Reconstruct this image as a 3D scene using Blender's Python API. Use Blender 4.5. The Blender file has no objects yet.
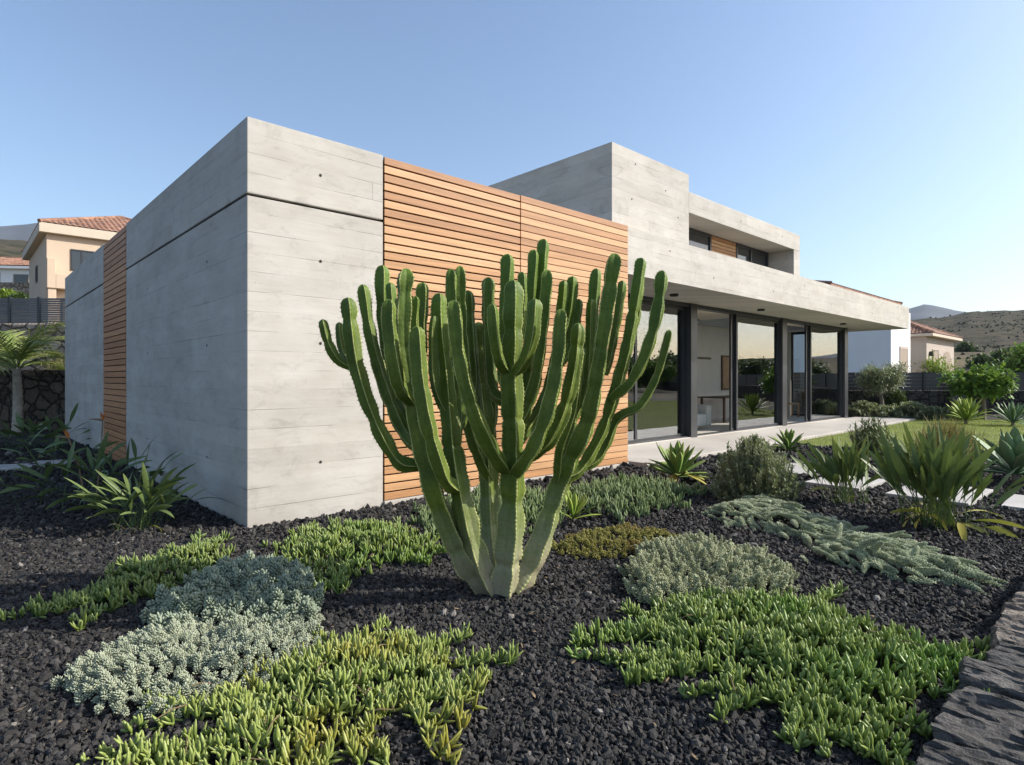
import bpy, math, random
import numpy as np
from mathutils import Vector, Matrix
random.seed(7); RNG = np.random.default_rng(11)
D2R = math.radians
SC = bpy.context.scene
COL = SC.collection
# ---------------------------------------------------------------- camera model
H, F, CX, HY = 1.4, 602.0, 512.0, 378.0
UX, UY = .7326, .6806
C0 = (-2.465, 5.6)
ROT = math.atan2(UY, UX)
SUN_AZ, SUN_EL = math.atan2(1.0, .045), D2R(33)      # clockwise from +Y

def s_on(px, d):
    k = (px-CX)/F; x0 = C0[0]-d*UY; y0 = C0[1]+d*UX
    return (k*y0-x0)/(UX-k*UY)
def d_on(px, s):
    k = (px-CX)/F; x0 = C0[0]+s*UX; y0 = C0[1]+s*UY
    return (k*y0-x0)/(-UY-k*UX)
def hw(s, d, z=0.0):
    return (C0[0]+s*UX-d*UY, C0[1]+s*UY+d*UX, z)
def gp(px, py, z=0.0):
    y = (H-z)*F/(py-HY); return ((px-CX)/F*y, y, z)
def at(px, py, Y):
    return ((px-CX)/F*Y, Y, H-(py-HY)*Y/F)

# ---------------------------------------------------------------- mesh builder
class MB:
    def __init__(self): self.v=[]; self.q=[]; self.t=[]; self.a=[]; self.n=0
    def add(self, v, q=None, t=None, a=None):
        v=np.asarray(v,float).reshape(-1,3)
        if q is not None and len(q): self.q.append(np.asarray(q,np.int64).reshape(-1,4)+self.n)
        if t is not None and len(t): self.t.append(np.asarray(t,np.int64).reshape(-1,3)+self.n)
        self.a.append(np.zeros(len(v)) if a is None else np.asarray(a,float).reshape(-1))
        self.v.append(v); self.n+=len(v)
    def box(self, x0,x1,y0,y1,z0,z1, m=None):
        v=np.array([(x,y,z) for z in (z0,z1) for y in (y0,y1) for x in (x0,x1)],float)
        if m is not None: v=np.array([tuple(m@Vector(p)) for p in v])
        self.add(v,[(0,2,3,1),(4,5,7,6),(0,1,5,4),(2,6,7,3),(0,4,6,2),(1,3,7,5)])
    def prism(self, poly, z0, z1):
        n=len(poly); v=[(x,y,z0) for x,y in poly]+[(x,y,z1) for x,y in poly]
        q=[(i,(i+1)%n,n+(i+1)%n,n+i) for i in range(n)]
        from mathutils.geometry import tessellate_polygon
        tr=tessellate_polygon([[Vector((x,y,0)) for x,y in poly]])
        t=[]
        for a,b,c in tr:
            (ax,ay),(bx,by),(cx,cy)=poly[a],poly[b],poly[c]
            if (bx-ax)*(cy-ay)-(by-ay)*(cx-ax)<0: b,c=c,b
            t.append((n+a,n+b,n+c)); t.append((a,c,b))
        self.add(v,q,t)
    def tube(self, pts, rad, n=8, cap=True):
        P=np.asarray(pts,float); k=len(P); R=np.broadcast_to(np.asarray(rad,float),(k,))
        T=np.gradient(P,axis=0); T/=np.linalg.norm(T,axis=1)[:,None]+1e-9
        up=np.array([0,0,1.]) if abs(T[0,2])<.9 else np.array([1.,0,0])
        s=np.cross(T[0],up); s/=np.linalg.norm(s); V=[]
        for i in range(k):
            s=s-T[i]*np.dot(s,T[i]); s/=np.linalg.norm(s)+1e-9; b=np.cross(T[i],s)
            th=np.arange(n)*2*math.pi/n
            V.append(P[i]+R[i]*(np.cos(th)[:,None]*s+np.sin(th)[:,None]*b))
        V=np.concatenate(V); q=[]
        for i in range(k-1):
            for j in range(n):
                q.append((i*n+j,i*n+(j+1)%n,(i+1)*n+(j+1)%n,(i+1)*n+j))
        t=[]
        if cap:
            V=np.concatenate([V,P[:1],P[-1:]]); e=k*n
            for j in range(n):
                t.append((e,(j+1)%n,j)); t.append((e+1,(k-1)*n+j,(k-1)*n+(j+1)%n))
        self.add(V,q,t,)
    def build(self, name, mat, parent=None, smooth=False, bevel=0, loc=None):
        V=np.concatenate(self.v) if self.v else np.zeros((0,3))
        Q=np.concatenate(self.q) if self.q else np.zeros((0,4),np.int64)
        T=np.concatenate(self.t) if self.t else np.zeros((0,3),np.int64)
        if loc is not None: V=V-np.asarray(loc)
        me=bpy.data.meshes.new(name)
        me.vertices.add(len(V)); me.vertices.foreach_set('co',V.astype(np.float32).ravel())
        L=np.concatenate([Q.ravel(),T.ravel()]).astype(np.int32)
        me.loops.add(len(L)); me.loops.foreach_set('vertex_index',L)
        nf=len(Q)+len(T); me.polygons.add(nf)
        st=np.concatenate([np.arange(len(Q))*4,len(Q)*4+np.arange(len(T))*3]).astype(np.int32)
        me.polygons.foreach_set('loop_start',st)
        me.polygons.foreach_set('use_smooth',np.full(nf,bool(smooth)))
        at_=me.attributes.new('t','FLOAT','POINT'); at_.data.foreach_set('value',np.concatenate(self.a).astype(np.float32))
        me.update(calc_edges=True); me.validate()
        if mat is not None: me.materials.append(mat)
        o=bpy.data.objects.new(name,me); COL.objects.link(o)
        if loc is not None: o.location=loc
        if parent is not None: o.parent=parent
        if bevel:
            b=o.modifiers.new('edge','BEVEL'); b.width=bevel; b.segments=2; b.limit_method='ANGLE'; b.angle_limit=D2R(50)
        return o

def tag(o,label=None,cat=None,group=None,kind=None):
    if label: o['label']=label
    if cat: o['category']=cat
    if group: o['group']=group
    if kind: o['kind']=kind
    return o
def thing(name,loc,label,cat,group=None,rz=0.0):
    o=bpy.data.objects.new(name,None); o.empty_display_size=.2; COL.objects.link(o)
    o.location=loc; o.rotation_euler=(0,0,rz)
    return tag(o,label,cat,group)
def copy_thing(o,loc,rz=None,sc=None,label=None):
    c=o.copy(); COL.objects.link(c); c.location=loc
    if rz is not None: c.rotation_euler=(0,0,rz)
    if sc is not None: c.scale=(sc,sc,sc)
    if label: c['label']=label
    for ch in list(o.children):
        k=ch.copy(); COL.objects.link(k); k.parent=c
        for g in list(ch.children):
            e=g.copy(); COL.objects.link(e); e.parent=k
    return c

# ---------------------------------------------------------------- materials
class NT:
    def __init__(self,name):
        self.m=bpy.data.materials.new(name); self.m.use_nodes=True
        self.t=self.m.node_tree; self.n=self.t.nodes; self.n.clear()
        self.out=self.n.new('ShaderNodeOutputMaterial')
    def N(self,ty,ins=None,**kw):
        x=self.n.new('ShaderNode'+ty)
        for k,v in kw.items(): setattr(x,k,v)
        for k,v in (ins or {}).items():
            s=x.inputs[k]
            if isinstance(v,bpy.types.NodeSocket): self.t.links.new(v,s)
            elif isinstance(v,tuple) and len(v)==3 and s.type=='RGBA': s.default_value=(*v,1)
            else: s.default_value=v
        return x
    def math(self,op,a,b=0.0,c=0.0): return self.N('Math',{0:a,1:b,2:c},operation=op).outputs[0]
    def mix(self,f,a,b,bt='MIX'):
        x=self.n.new('ShaderNodeMix'); x.data_type='RGBA'; x.blend_type=bt
        for i,v in ((0,f),(6,a),(7,b)):
            s=x.inputs[i]
            if isinstance(v,bpy.types.NodeSocket): self.t.links.new(v,s)
            elif isinstance(v,tuple): s.default_value=(*v,1)
            else: s.default_value=v
        return x.outputs[2]
    def ramp(self,f,stops,interp='LINEAR'):
        x=self.N('ValToRGB',{0:f}); r=x.color_ramp; r.interpolation=interp
        while len(r.elements)<len(stops): r.elements.new(.5)
        for e,(p,c) in zip(r.elements,stops): e.position=p; e.color=(*c,1) if len(c)==3 else c
        return x.outputs[0]
    def noise(self,vec,scale,detail=4,rough=.55,dist=0.0):
        return self.N('TexNoise',{'Vector':vec,'Scale':scale,'Detail':detail,'Roughness':rough,'Distortion':dist})
    def mapr(self,f,a,b,c,d): return self.N('MapRange',{0:f,1:a,2:b,3:c,4:d}).outputs[0]
    def obj(self): return self.N('TexCoord').outputs['Object']
    def scale(self,vec,s): return self.N('VectorMath',{0:vec,1:s},operation='MULTIPLY').outputs[0]
    def bump(self,h,strength,dist): return self.N('Bump',{'Height':h,'Strength':strength,'Distance':dist}).outputs[0]
    def bsdf(self,col,rough=.6,normal=None,**kw):
        ins={'Base Color':col,'Roughness':rough}
        if normal is not None: ins['Normal']=normal
        for k,v in kw.items(): ins[k.replace('_',' ')]=v
        return self.N('BsdfPrincipled',ins).outputs[0]
    def end(self,sh): self.t.links.new(sh,self.out.inputs[0]); return self.m

def m_plain(name,col,rough=.6,var=.12,scale=3.0,bump=0.0,**kw):
    k=NT(name); o=k.obj(); n=k.noise(o,scale,5)
    c=k.mix(k.mapr(n.outputs[0],.3,.7,0,1),tuple(x*(1-var) for x in col),tuple(min(1,x*(1+var)) for x in col))
    nm=k.bump(k.noise(o,scale*14,4).outputs[0],.5,bump) if bump else None
    return k.end(k.bsdf(c,rough,nm,**kw))

def m_concrete(name,tone=1.0):
    k=NT(name); o=k.obj(); sp=k.N('SeparateXYZ',{0:o})
    run=k.math('ADD',sp.outputs[0],sp.outputs[1])
    rowz=k.math('ADD',sp.outputs[2],10.0)
    bv=k.N('CombineXYZ',{0:run,1:rowz,2:0.0}).outputs[0]
    br=k.N('TexBrick',{'Vector':bv,'Color1':(0,0,0),'Color2':(1,1,1),'Mortar':(.5,.5,.5),'Scale':1.0,'Mortar Size':.0032,'Mortar Smooth':.3,'Bias':0.0,'Brick Width':2.6,'Row Height':.185},offset=.37,offset_frequency=3,squash=.8,squash_frequency=2)
    bcol=k.N('SeparateColor',{0:br.outputs[0]}).outputs[0]
    big=k.noise(bv,.55,5,.6).outputs[0]
    cloud=k.noise(k.scale(bv,(.9,1.6,1)),1.7,6,.62,.4).outputs[0]
    grain=k.noise(k.scale(bv,(2.2,34,1)),1.0,5,.6,.2).outputs[0]
    streak=k.noise(k.scale(bv,(.8,9,1)),1.4,4,.6).outputs[0]
    v=k.math('ADD',k.mapr(big,.25,.75,-.13,.13),k.mapr(cloud,.3,.7,-.10,.10))
    v=k.math('ADD',v,k.mapr(bcol,0,1,-.06,.06))
    v=k.math('ADD',v,k.mapr(grain,.3,.7,-.025,.025))
    v=k.math('ADD',v,k.mapr(streak,.40,.75,.02,-.06))
    blot=k.noise(k.scale(bv,(1.6,2.6,1)),2.3,7,.7,.9).outputs[0]; v=k.math('SUBTRACT',v,k.mapr(blot,.52,.74,0,.22))
    # thin, broken board joints
    jm=k.math('MULTIPLY',br.outputs[1],k.mapr(k.noise(k.scale(bv,(.7,3,1)),1.6,3).outputs[0],.44,.60,.0,1))
    v=k.math('SUBTRACT',v,k.math('MULTIPLY',jm,.40))
    # pinholes
    vo=k.N('TexVoronoi',{'Vector':o,'Scale':26.0,'Randomness':1.0})
    sel=k.N('SeparateColor',{0:vo.outputs['Color']}).outputs[0]
    pin=k.math('MULTIPLY',k.mapr(vo.outputs['Distance'],.06,.15,1,0),k.math('GREATER_THAN',sel,.88))
    v=k.math('SUBTRACT',v,k.math('MULTIPLY',pin,.22))
    val=k.math('MULTIPLY',k.math('ADD',v,1.0),tone)
    hue=k.mix(k.mapr(cloud,.35,.7,0,1),(.425,.392,.345),(.405,.388,.355))
    col=k.mix(1.0,hue,k.N('CombineColor',{0:val,1:val,2:val}).outputs[0],'MULTIPLY')
    hgt=k.math('ADD',k.math('MULTIPLY',grain,.5),k.math('MULTIPLY',bcol,.5))
    hgt=k.math('SUBTRACT',hgt,k.math('ADD',k.math('MULTIPLY',jm,1.0),pin))
    return k.end(k.bsdf(col,.82,k.bump(hgt,.6,.004),Specular_IOR_Level=.3))

def m_wood(name,c1,c2,c3,axis=0):
    k=NT(name); o=k.obj(); r=k.N('NewGeometry').outputs['Random Per Island']
    off=k.N('CombineXYZ',{0:k.math('MULTIPLY',r,37.0),1:k.math('MULTIPLY',r,11.0),2:k.math('MULTIPLY',r,53.0)}).outputs[0]
    p=k.N('VectorMath',{0:o,1:off},operation='ADD').outputs[0]
    sc=(1.1,26,26) if axis==0 else (26,1.1,26)
    g=k.noise(k.scale(p,sc),1.3,6,.6,.5).outputs[0]
    c=k.ramp(r,[(0,c1),(.5,c2),(1,c3)])
    lum=k.mapr(g,.25,.75,.72,1.22)
    c=k.mix(1.0,c,k.N('CombineColor',{0:lum,1:lum,2:lum}).outputs[0],'MULTIPLY')
    return k.end(k.bsdf(c,.55,k.bump(g,.3,.002),Specular_IOR_Level=.35))

def m_leaf(name,base,tip,dark,rough=.45,trans=.2,tpow=1.0,spec=.4,patch=None):
    """island colour between dark and base, tip colour along attribute t"""
    k=NT(name); r=k.N('NewGeometry').outputs['Random Per Island']
    t=k.N('Attribute',attribute_name='t').outputs['Fac']
    c=k.mix(r,dark,base)
    c=k.mix(k.math('POWER',t,tpow),c,tip)
    pn=k.noise(k.obj(),2.2,3).outputs[0]
    if patch is not None:
        c=k.mix(k.mapr(pn,.52,.72,0,.9),c,patch)
    lum=k.mapr(k.noise(k.obj(),60,3).outputs[0],.3,.7,.85,1.15)
    c=k.mix(1.0,c,k.N('CombineColor',{0:lum,1:lum,2:lum}).outputs[0],'MULTIPLY')
    b=k.bsdf(c,rough,None,Specular_IOR_Level=spec)
    if trans:
        tr=k.N('BsdfTranslucent',{'Color':k.mix(.5,c,(.25,.36,.05))}).outputs[0]
        b=k.N('MixShader',{0:trans,1:b,2:tr}).outputs[0]
    return k.end(b)

M={}
M['concrete']=m_concrete('board_formed_concrete',1.12)
M['core']=m_plain('dark_cavity',(.03,.028,.025),.9)
M['cedar']=m_wood('cedar_slats',(.35,.165,.068),(.49,.26,.115),(.62,.365,.185))
M['cedar_d']=m_wood('cedar_slats_side',(.38,.165,.07),(.47,.215,.095),(.54,.26,.12),1)
M['metal']=m_plain('anthracite_metal',(.028,.03,.034),.38,.1,2,Specular_IOR_Level=.5)
M['black']=m_plain('black_metal',(.012,.012,.013),.45,.1)
M['slab']=m_plain('pale_terrace',(.44,.405,.36),.65,.12,1.3,.003)
M['paver']=m_plain('concrete_paver',(.40,.385,.36),.8,.16,2.3,.004)
M['plaster']=m_plain('interior_plaster',(.66,.595,.51),.85,.04)
M['floor']=m_plain('interior_floor',(.60,.55,.48),.35,.08,1.2)
def m_glass(name,refl=.42,tint=(.80,.88,.86)):
    k=NT(name); lw=k.N('LayerWeight',{'Blend':.35}).outputs['Fresnel']
    gl=k.N('BsdfGlossy',{'Color':(.93,.97,1.0),'Roughness':.004}).outputs[0]
    tr=k.N('BsdfTransparent',{'Color':tint}).outputs[0]
    f=k.mapr(lw,0,1,refl,1.0)
    return k.end(k.N('MixShader',{0:f,1:tr,2:gl}).outputs[0])
M['glass']=m_glass('coated_glass',.17,(.93,.96,.94))
M['clear']=m_glass('clear_glass',.06,(.92,.95,.94))
M['glass_dark']=m_plain('dark_window_glass',(.03,.035,.04),.06,.05,Specular_IOR_Level=.8)

# ---------------------------------------------------------------- leaf generators
def unit(a): return a/(np.linalg.norm(a,axis=-1,keepdims=True)+1e-9)
def leaves(mb,base,dirv,up,L,W,T,bend,prof,sec,closed,uexp=None,tw=None):
    """N leaves. prof: (u,w) pairs. sec: cross-section points (a,b). bend: droop along -up (per leaf)"""
    base=np.asarray(base,float); N=len(base)
    if N==0: return
    d=unit(np.asarray(dirv,float)); up=np.broadcast_to(np.asarray(up,float),d.shape)
    s=unit(np.cross(d,up)); n=unit(np.cross(s,d))
    L=np.broadcast_to(np.asarray(L,float),(N,)); W=np.broadcast_to(np.asarray(W,float),(N,)); T=np.broadcast_to(np.asarray(T,float),(N,)); bend=np.broadcast_to(np.asarray(bend,float),(N,))
    U=np.array([p[0] for p in prof]); PW=np.array([p[1] for p in prof]); K=len(U)
    S=np.array(sec,float); M_=len(S)
    e=2.0 if uexp is None else uexp
    # arc: angle grows along the leaf, integrate for constant length
    ang=bend[:,None]*(U[None,:]**(e-1))
    du=np.diff(U,prepend=0)
    ca=np.cumsum(np.cos(ang)*du,axis=1); sa=np.cumsum(np.sin(ang)*du,axis=1)
    P=base[:,None,:]+L[:,None,None]*(ca[...,None]*d[:,None,:]-sa[...,None]*n[:,None,:])
    nn=np.cos(ang)[...,None]*n[:,None,:]+np.sin(ang)[...,None]*d[:,None,:]
    ss=np.broadcast_to(s[:,None,:],nn.shape)
    if tw is not None:
        a=(np.asarray(tw)[:,None]*U[None,:])[...,None]
        ss,nn=ss*np.cos(a)+nn*np.sin(a),nn*np.cos(a)-ss*np.sin(a)
    V=P[:,:,None,:]+(W[:,None]*PW)[:,:,None,None]*S[None,None,:,0:1]*ss[:,:,None,:]+(T[:,None]*np.maximum(PW,.15*(PW>0)))[:,:,None,None]*S[None,None,:,1:2]*nn[:,:,None,:]
    idx=np.arange(K*M_).reshape(K,M_); q=[]
    jm=M_ if closed else M_-1
    for i in range(K-1):
        for j in range(jm):
            q.append((idx[i,j],idx[i,(j+1)%M_],idx[i+1,(j+1)%M_],idx[i+1,j]))
    q=np.array(q)
    Q=(q[None]+(np.arange(N)*K*M_)[:,None,None]).reshape(-1,4)
    A=np.broadcast_to(U[None,:,None],(N,K,M_)).ravel()
    mb.add(V.reshape(-1,3),Q,None,A)
VSEC=[(-1,.28),(0,0),(1,.28)]
FSEC=[(math.cos(a),math.sin(a)) for a in np.arange(6)*math.pi/3]
F5=[(math.cos(a),math.sin(a)) for a in np.arange(5)*2*math.pi/5]
F4=[(1,0),(0,1),(-1,0),(0,-1)]
ASEC=[(-1,.30),(-.5,.06),(0,-.02),(.5,.06),(1,.30),(.45,-.35),(-.45,-.35)]
P_FING=[(0,.55),(.15,.8),(.38,1),(.62,.95),(.83,.66),(.95,.32),(1,.03)]
P_FING_S=[(0,.55),(.35,.95),(.7,.95),(.92,.5),(1,.05)]
P_LEAFLET=[(0,.6),(.5,1),(.85,.7),(1,.05)]
P_AGAVE=[(0,.50),(.12,.55),(.3,.74),(.5,.96),(.65,1),(.8,.82),(.91,.48),(1,.02)]
P_STREL=[(0,.13),(.2,.085),(.4,.07),(.5,.08),(.54,.2),(.6,.62),(.68,.93),(.76,1),(.85,.85),(.93,.52),(.98,.2),(1,.01)]
P_FAN=[(0,.16),(.15,.12),(.28,.11),(.36,.2),(.46,.62),(.58,.95),(.70,1),(.82,.82),(.91,.5),(.97,.2),(1,.01)]
P_MID=[(0,.15),(.2,.1),(.36,.085),(.44,.13),(.52,.5),(.62,.9),(.73,1),(.84,.83),(.92,.5),(.975,.2),(1,.01)]
P_BLADE=[(0,.7),(.3,1),(.7,.7),(1,.03)]

def sph(N,lo,hi,az=None):
    """directions with elevation between lo and hi"""
    az=RNG.uniform(0,2*math.pi,N) if az is None else az
    el=RNG.uniform(lo,hi,N)
    return np.stack([np.cos(az)*np.cos(el),np.sin(az)*np.cos(el),np.sin(el)],1)

# polygons on the ground
def inside(P,poly):
    x,y=P[:,0],P[:,1]; r=np.zeros(len(P),bool); n=len(poly)
    for i in range(n):
        x1,y1=poly[i][:2]; x2,y2=poly[(i+1)%n][:2]
        c=((y1>y)!=(y2>y))&(x<(x2-x1)*(y-y1)/(y2-y1+1e-12)+x1)
        r^=c
    return r
def edged(P,poly):
    d=np.full(len(P),9e9); n=len(poly)
    for i in range(n):
        a=np.array(poly[i][:2]); b=np.array(poly[(i+1)%n][:2]); ab=b-a
        t=np.clip(((P-a)@ab)/(ab@ab+1e-12),0,1)
        d=np.minimum(d,np.linalg.norm(P-(a+t[:,None]*ab),axis=1))
    return d
def scatter(poly,step,jit=.8):
    p=np.array([q[:2] for q in poly]); lo,hi=p.min(0),p.max(0)
    gx,gy=np.meshgrid(np.arange(lo[0],hi[0],step),np.arange(lo[1],hi[1],step*.9))
    gx=gx+(np.arange(gx.shape[0])%2)[:,None]*step*.5
    P=np.stack([gx.ravel(),gy.ravel()],1); P+=RNG.uniform(-.5,.5,P.shape)*step*jit
    return P[inside(P,poly)]
def rough_poly(poly,amp=.05,n=10):
    """subdivide and wobble an outline"""
    out=[]; m=len(poly)
    for i in range(m):
        a=np.array(poly[i][:2]); b=np.array(poly[(i+1)%m][:2])
        for k in range(n):
            p=a+(b-a)*k/n; out.append(p)
    out=np.array(out); c=out.mean(0); N=len(out); th=np.arange(N)/N*2*math.pi
    w=sum(RNG.uniform(-1,1)*np.sin(f*th+RNG.uniform(0,6.28))/f**.5 for f in (5,8,13,21,34))
    d=unit(out-c); return [tuple(q) for q in out+d*(w*amp*.6)[:,None]]

# ================================================================ world, sun, camera
w=bpy.data.worlds.new('World'); SC.world=w; w.use_nodes=True
nt=w.node_tree; bg=nt.nodes['Background']; sky=nt.nodes.new('ShaderNodeTexSky')
sky.sky_type='NISHITA'; sky.sun_disc=False; sky.sun_elevation=SUN_EL; sky.sun_rotation=SUN_AZ
sky.air_density=1.0; sky.dust_density=1.9; sky.ozone_density=3.3; sky.altitude=100
vm=nt.nodes.new('ShaderNodeVectorMath'); vm.operation='MULTIPLY'; vm.inputs[1].default_value=(1.0,.98,.94)
nt.links.new(sky.outputs[0],vm.inputs[0]); nt.links.new(vm.outputs[0],bg.inputs[0]); bg.inputs[1].default_value=.114
sl=bpy.data.lights.new('sun','SUN'); sl.energy=3.45; sl.angle=D2R(.55); sl.color=(1,.945,.865)
so=bpy.data.objects.new('sun',sl); COL.objects.link(so)
sd=Vector((math.sin(SUN_AZ)*math.cos(SUN_EL),math.cos(SUN_AZ)*math.cos(SUN_EL),math.sin(SUN_EL)))
so.rotation_euler=sd.to_track_quat('Z','Y').to_euler()
cam=bpy.data.cameras.new('camera'); co=bpy.data.objects.new('camera',cam); COL.objects.link(co)
cam.sensor_width=36; cam.lens=36*F/1024; cam.clip_end=9000; cam.clip_start=.05
cam.shift_y=(HY-382.5)/1024
co.location=(0,0,H); co.rotation_euler=(D2R(90),0,0); SC.camera=co
SC.view_settings.view_transform='Standard'; SC.view_settings.look='None'; SC.view_settings.exposure=1.05; SC.view_settings.gamma=1
SC.cycles.use_denoising=True; SC.cycles.max_bounces=8; SC.cycles.transparent_max_bounces=12
SC.cycles.sample_clamp_indirect=6; SC.cycles.volume_bounces=0

# ================================================================ ground
k=NT('lava_soil'); o=k.obj()
vo=k.N('TexVoronoi',{'Vector':o,'Scale':38.0,'Randomness':1.0})
cc=k.N('SeparateColor',{0:vo.outputs['Color']}).outputs[0]
c=k.ramp(cc,[(0,(.012,.011,.011)),(.6,(.03,.028,.027)),(1,(.06,.055,.05))])
big=k.noise(o,.5,4).outputs[0]
c=k.mix(k.mapr(big,.45,.7,0,.5),c,(.05,.043,.038))
dist=k.N('VectorMath',{0:o},operation='LENGTH').outputs['Value']
far=k.mix(k.mapr(k.noise(o,.04,6).outputs[0],.35,.65,0,1),(.17,.13,.085),(.11,.10,.06))
c=k.mix(k.mapr(dist,24,40,0,1),c,far)
M['soil']=k.end(k.bsdf(c,.9,k.bump(k.math('SUBTRACT',1.0,vo.outputs['Distance']),1.0,.025),Specular_IOR_Level=.25))
g=MB(); ring=[0,1,2,3,4,6,8,11,15,20,28,40,60,100,200,500,1000,2050]; na=72
for i,r in enumerate(ring):
    th=np.arange(na)*2*math.pi/na
    g.add(np.stack([r*np.cos(th),r*np.sin(th),np.zeros(na)],1))
q=[]
for i in range(len(ring)-1):
    for j in range(na): q.append((i*na+j,(i+1)*na+j,(i+1)*na+(j+1)%na,i*na+(j+1)%na))
g.q.append(np.array(q)); tag(g.build('ground',M['soil']),'black lava gravel ground of the garden','ground',kind='structure')

# lawn
LAWN=[hw(8.9,-1.55)[:2],hw(12.6,-.95)[:2],hw(20.9,-.42)[:2],(13.6,19.9),(17,19.6),(26,19.3),(24,13.0),(12.5,11.5),(9.2,11.0),(6.9,11.2)]
LAWN=[(6.15,12.1),hw(11.3,-.42)[:2],hw(21.0,-.42)[:2],(14.2,19.7),(18,19.5),(27,19.2),(25,12.6),(13,11.2),(9.6,11.1),(7.4,11.45)]
M['turf']=m_plain('turf',(.13,.16,.028),.9,.35,1.1,.01)
mb=MB(); mb.prism(rough_poly(LAWN,.06,8),.004,.03); tag(mb.build('lawn',M['turf']),'sunny yellow green lawn behind the planting','lawn',kind='structure')
P=scatter(LAWN,.055,1.0); N=len(P)
mb=MB(); b=np.c_[P,np.full(N,.02)]
leaves(mb,b,sph(N,.9,1.5),(0.3,.2,1),RNG.uniform(.04,.075,N),.004,.001,RNG.uniform(.2,.9,N),[(0,1),(.6,.8),(1,.05)],[(-1,0),(1,0)],False)
M['blade']=m_leaf('grass_blade',(.20,.25,.035),(.30,.29,.07),(.12,.17,.02),.6,.3)
tag(mb.build('grass',M['blade']),'short sunlit grass of the lawn','grass',kind='stuff')

# pavers
def paver(cx,cy,w,d,rz,label,group='stepping stones in the gravel'):
    mb=MB(); mb.box(-w/2,w/2,-d/2,d/2,-.03,.035)
    o=mb.build('stepping_stone',M['paver'],bevel=.006); o.location=(cx,cy,.012); o.rotation_euler=(0,0,rz)
    tag(o,label,'stepping stone',group); return (cx,cy,w,d,rz)
PAV=[]
for px,py,w,d,rz,lb in ((800,471.5,1.05,.62,ROT+.06,'pale stepping stone half hidden behind the round grey shrub'),
    (846,484,1.0,.66,ROT-.03,'pale stepping stone behind the smaller strap-leaved clump'),
    (940,495,1.25,.8,ROT-.02,'pale stepping stone behind the largest strap-leaved clump'),
    (1046,508,.9,.66,ROT+.03,'pale stepping stone cut by the right picture edge above the lava stone wall')):
    x,y,_=gp(px,py); PAV.append(paver(x,y,w,d,rz,lb))
x,y,_=gp(6,469.5); PAV.append(paver(x,y,.72,.6,ROT-.35,'grey stepping stone in house shade at the left picture edge'))
x,y,_=gp(53,464.5); PAV.append(paver(x,y,.55,.5,ROT-.3,'grey stepping stone in house shade half covered by dark leaves'))

# ================================================================ modern house
HOUSE=thing('modern_house',(C0[0],C0[1],0),'modern flat roofed house of board marked concrete with cedar slats and tall glass doors','house',rz=ROT)
def hb(name,mat,boxes,bevel=.006,parent=None):
    mb=MB()
    for b in boxes: mb.box(*b)
    return mb.build(name,M[mat] if isinstance(mat,str) else mat,parent or HOUSE,bevel=bevel)
WT=3.835; J=3.115
def lw(z0,z1):
    mb=MB(); mb.prism([(0,0),(1.44,0),(1.44,.16),(.16,.16),(.16,5.33),(0,5.33)],z0,z1)
    return mb.build('concrete_wall',M['concrete'],HOUSE,bevel=.008)
lw(-.1,J-.014); lw(J+.014,WT)
for z0,z1 in ((-.1,J-.014),(J+.014,WT)):
    hb('concrete_wall','concrete',[(0,.16,7.28,12.4,z0,z1)],.008)
hb('wall_core','core',[(.04,5.83,.05,12.36,-.1,WT-.03)],0)
hb('roof_slab','concrete',[(.17,5.86,.17,12.35,WT-.029,WT-.015)],0)
hb('plinth','slab',[(1.445,5.9,-.03,.045,-.1,.055)],.004)
def screen(s0,s1,gap,n,mat='cedar',z0=.062,z1=WT,d0=-.012):
    pitch=(z1-z0)/n; mb=MB()
    for i in range(n): mb.box(s0,s1,d0,d0+.03,z0+i*pitch,z0+(i+1)*pitch-gap)
    return mb.build('slat_screen',M[mat],HOUSE,bevel=.003)
screen(1.452,3.50,.017,40); screen(3.515,5.875,.0095,40)
mb=MB(); n=38; pitch=(WT-.02)/n
for i in range(n): mb.box(-.004,.026,5.342,7.268,.01+i*pitch,.01+(i+1)*pitch-.014)
mb.build('slat_screen',M['cedar_d'],HOUSE,bevel=.003)
hb('side_post','metal',[(5.86,5.90,.02,1.3,.05,3.06)],.002)
# main roof
RS0,RS1,RD1=5.885,21.7,8.4
hb('roof','concrete',[(RS0,RS1,0,1.9,3.065,3.80),(RS0,13.2,1.9,RD1,3.065,3.80),(19.4,RS1,1.9,RD1,3.065,3.80),(13.2,19.4,4.0,RD1,3.065,3.80)],0)  # slab split around an opening added to let sun into the room
hb('added_skylight','clear',[(13.1,19.5,1.8,4.1,3.805,3.83)],0)  # unseen rooflight, added to brighten the interior and its back wall
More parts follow.
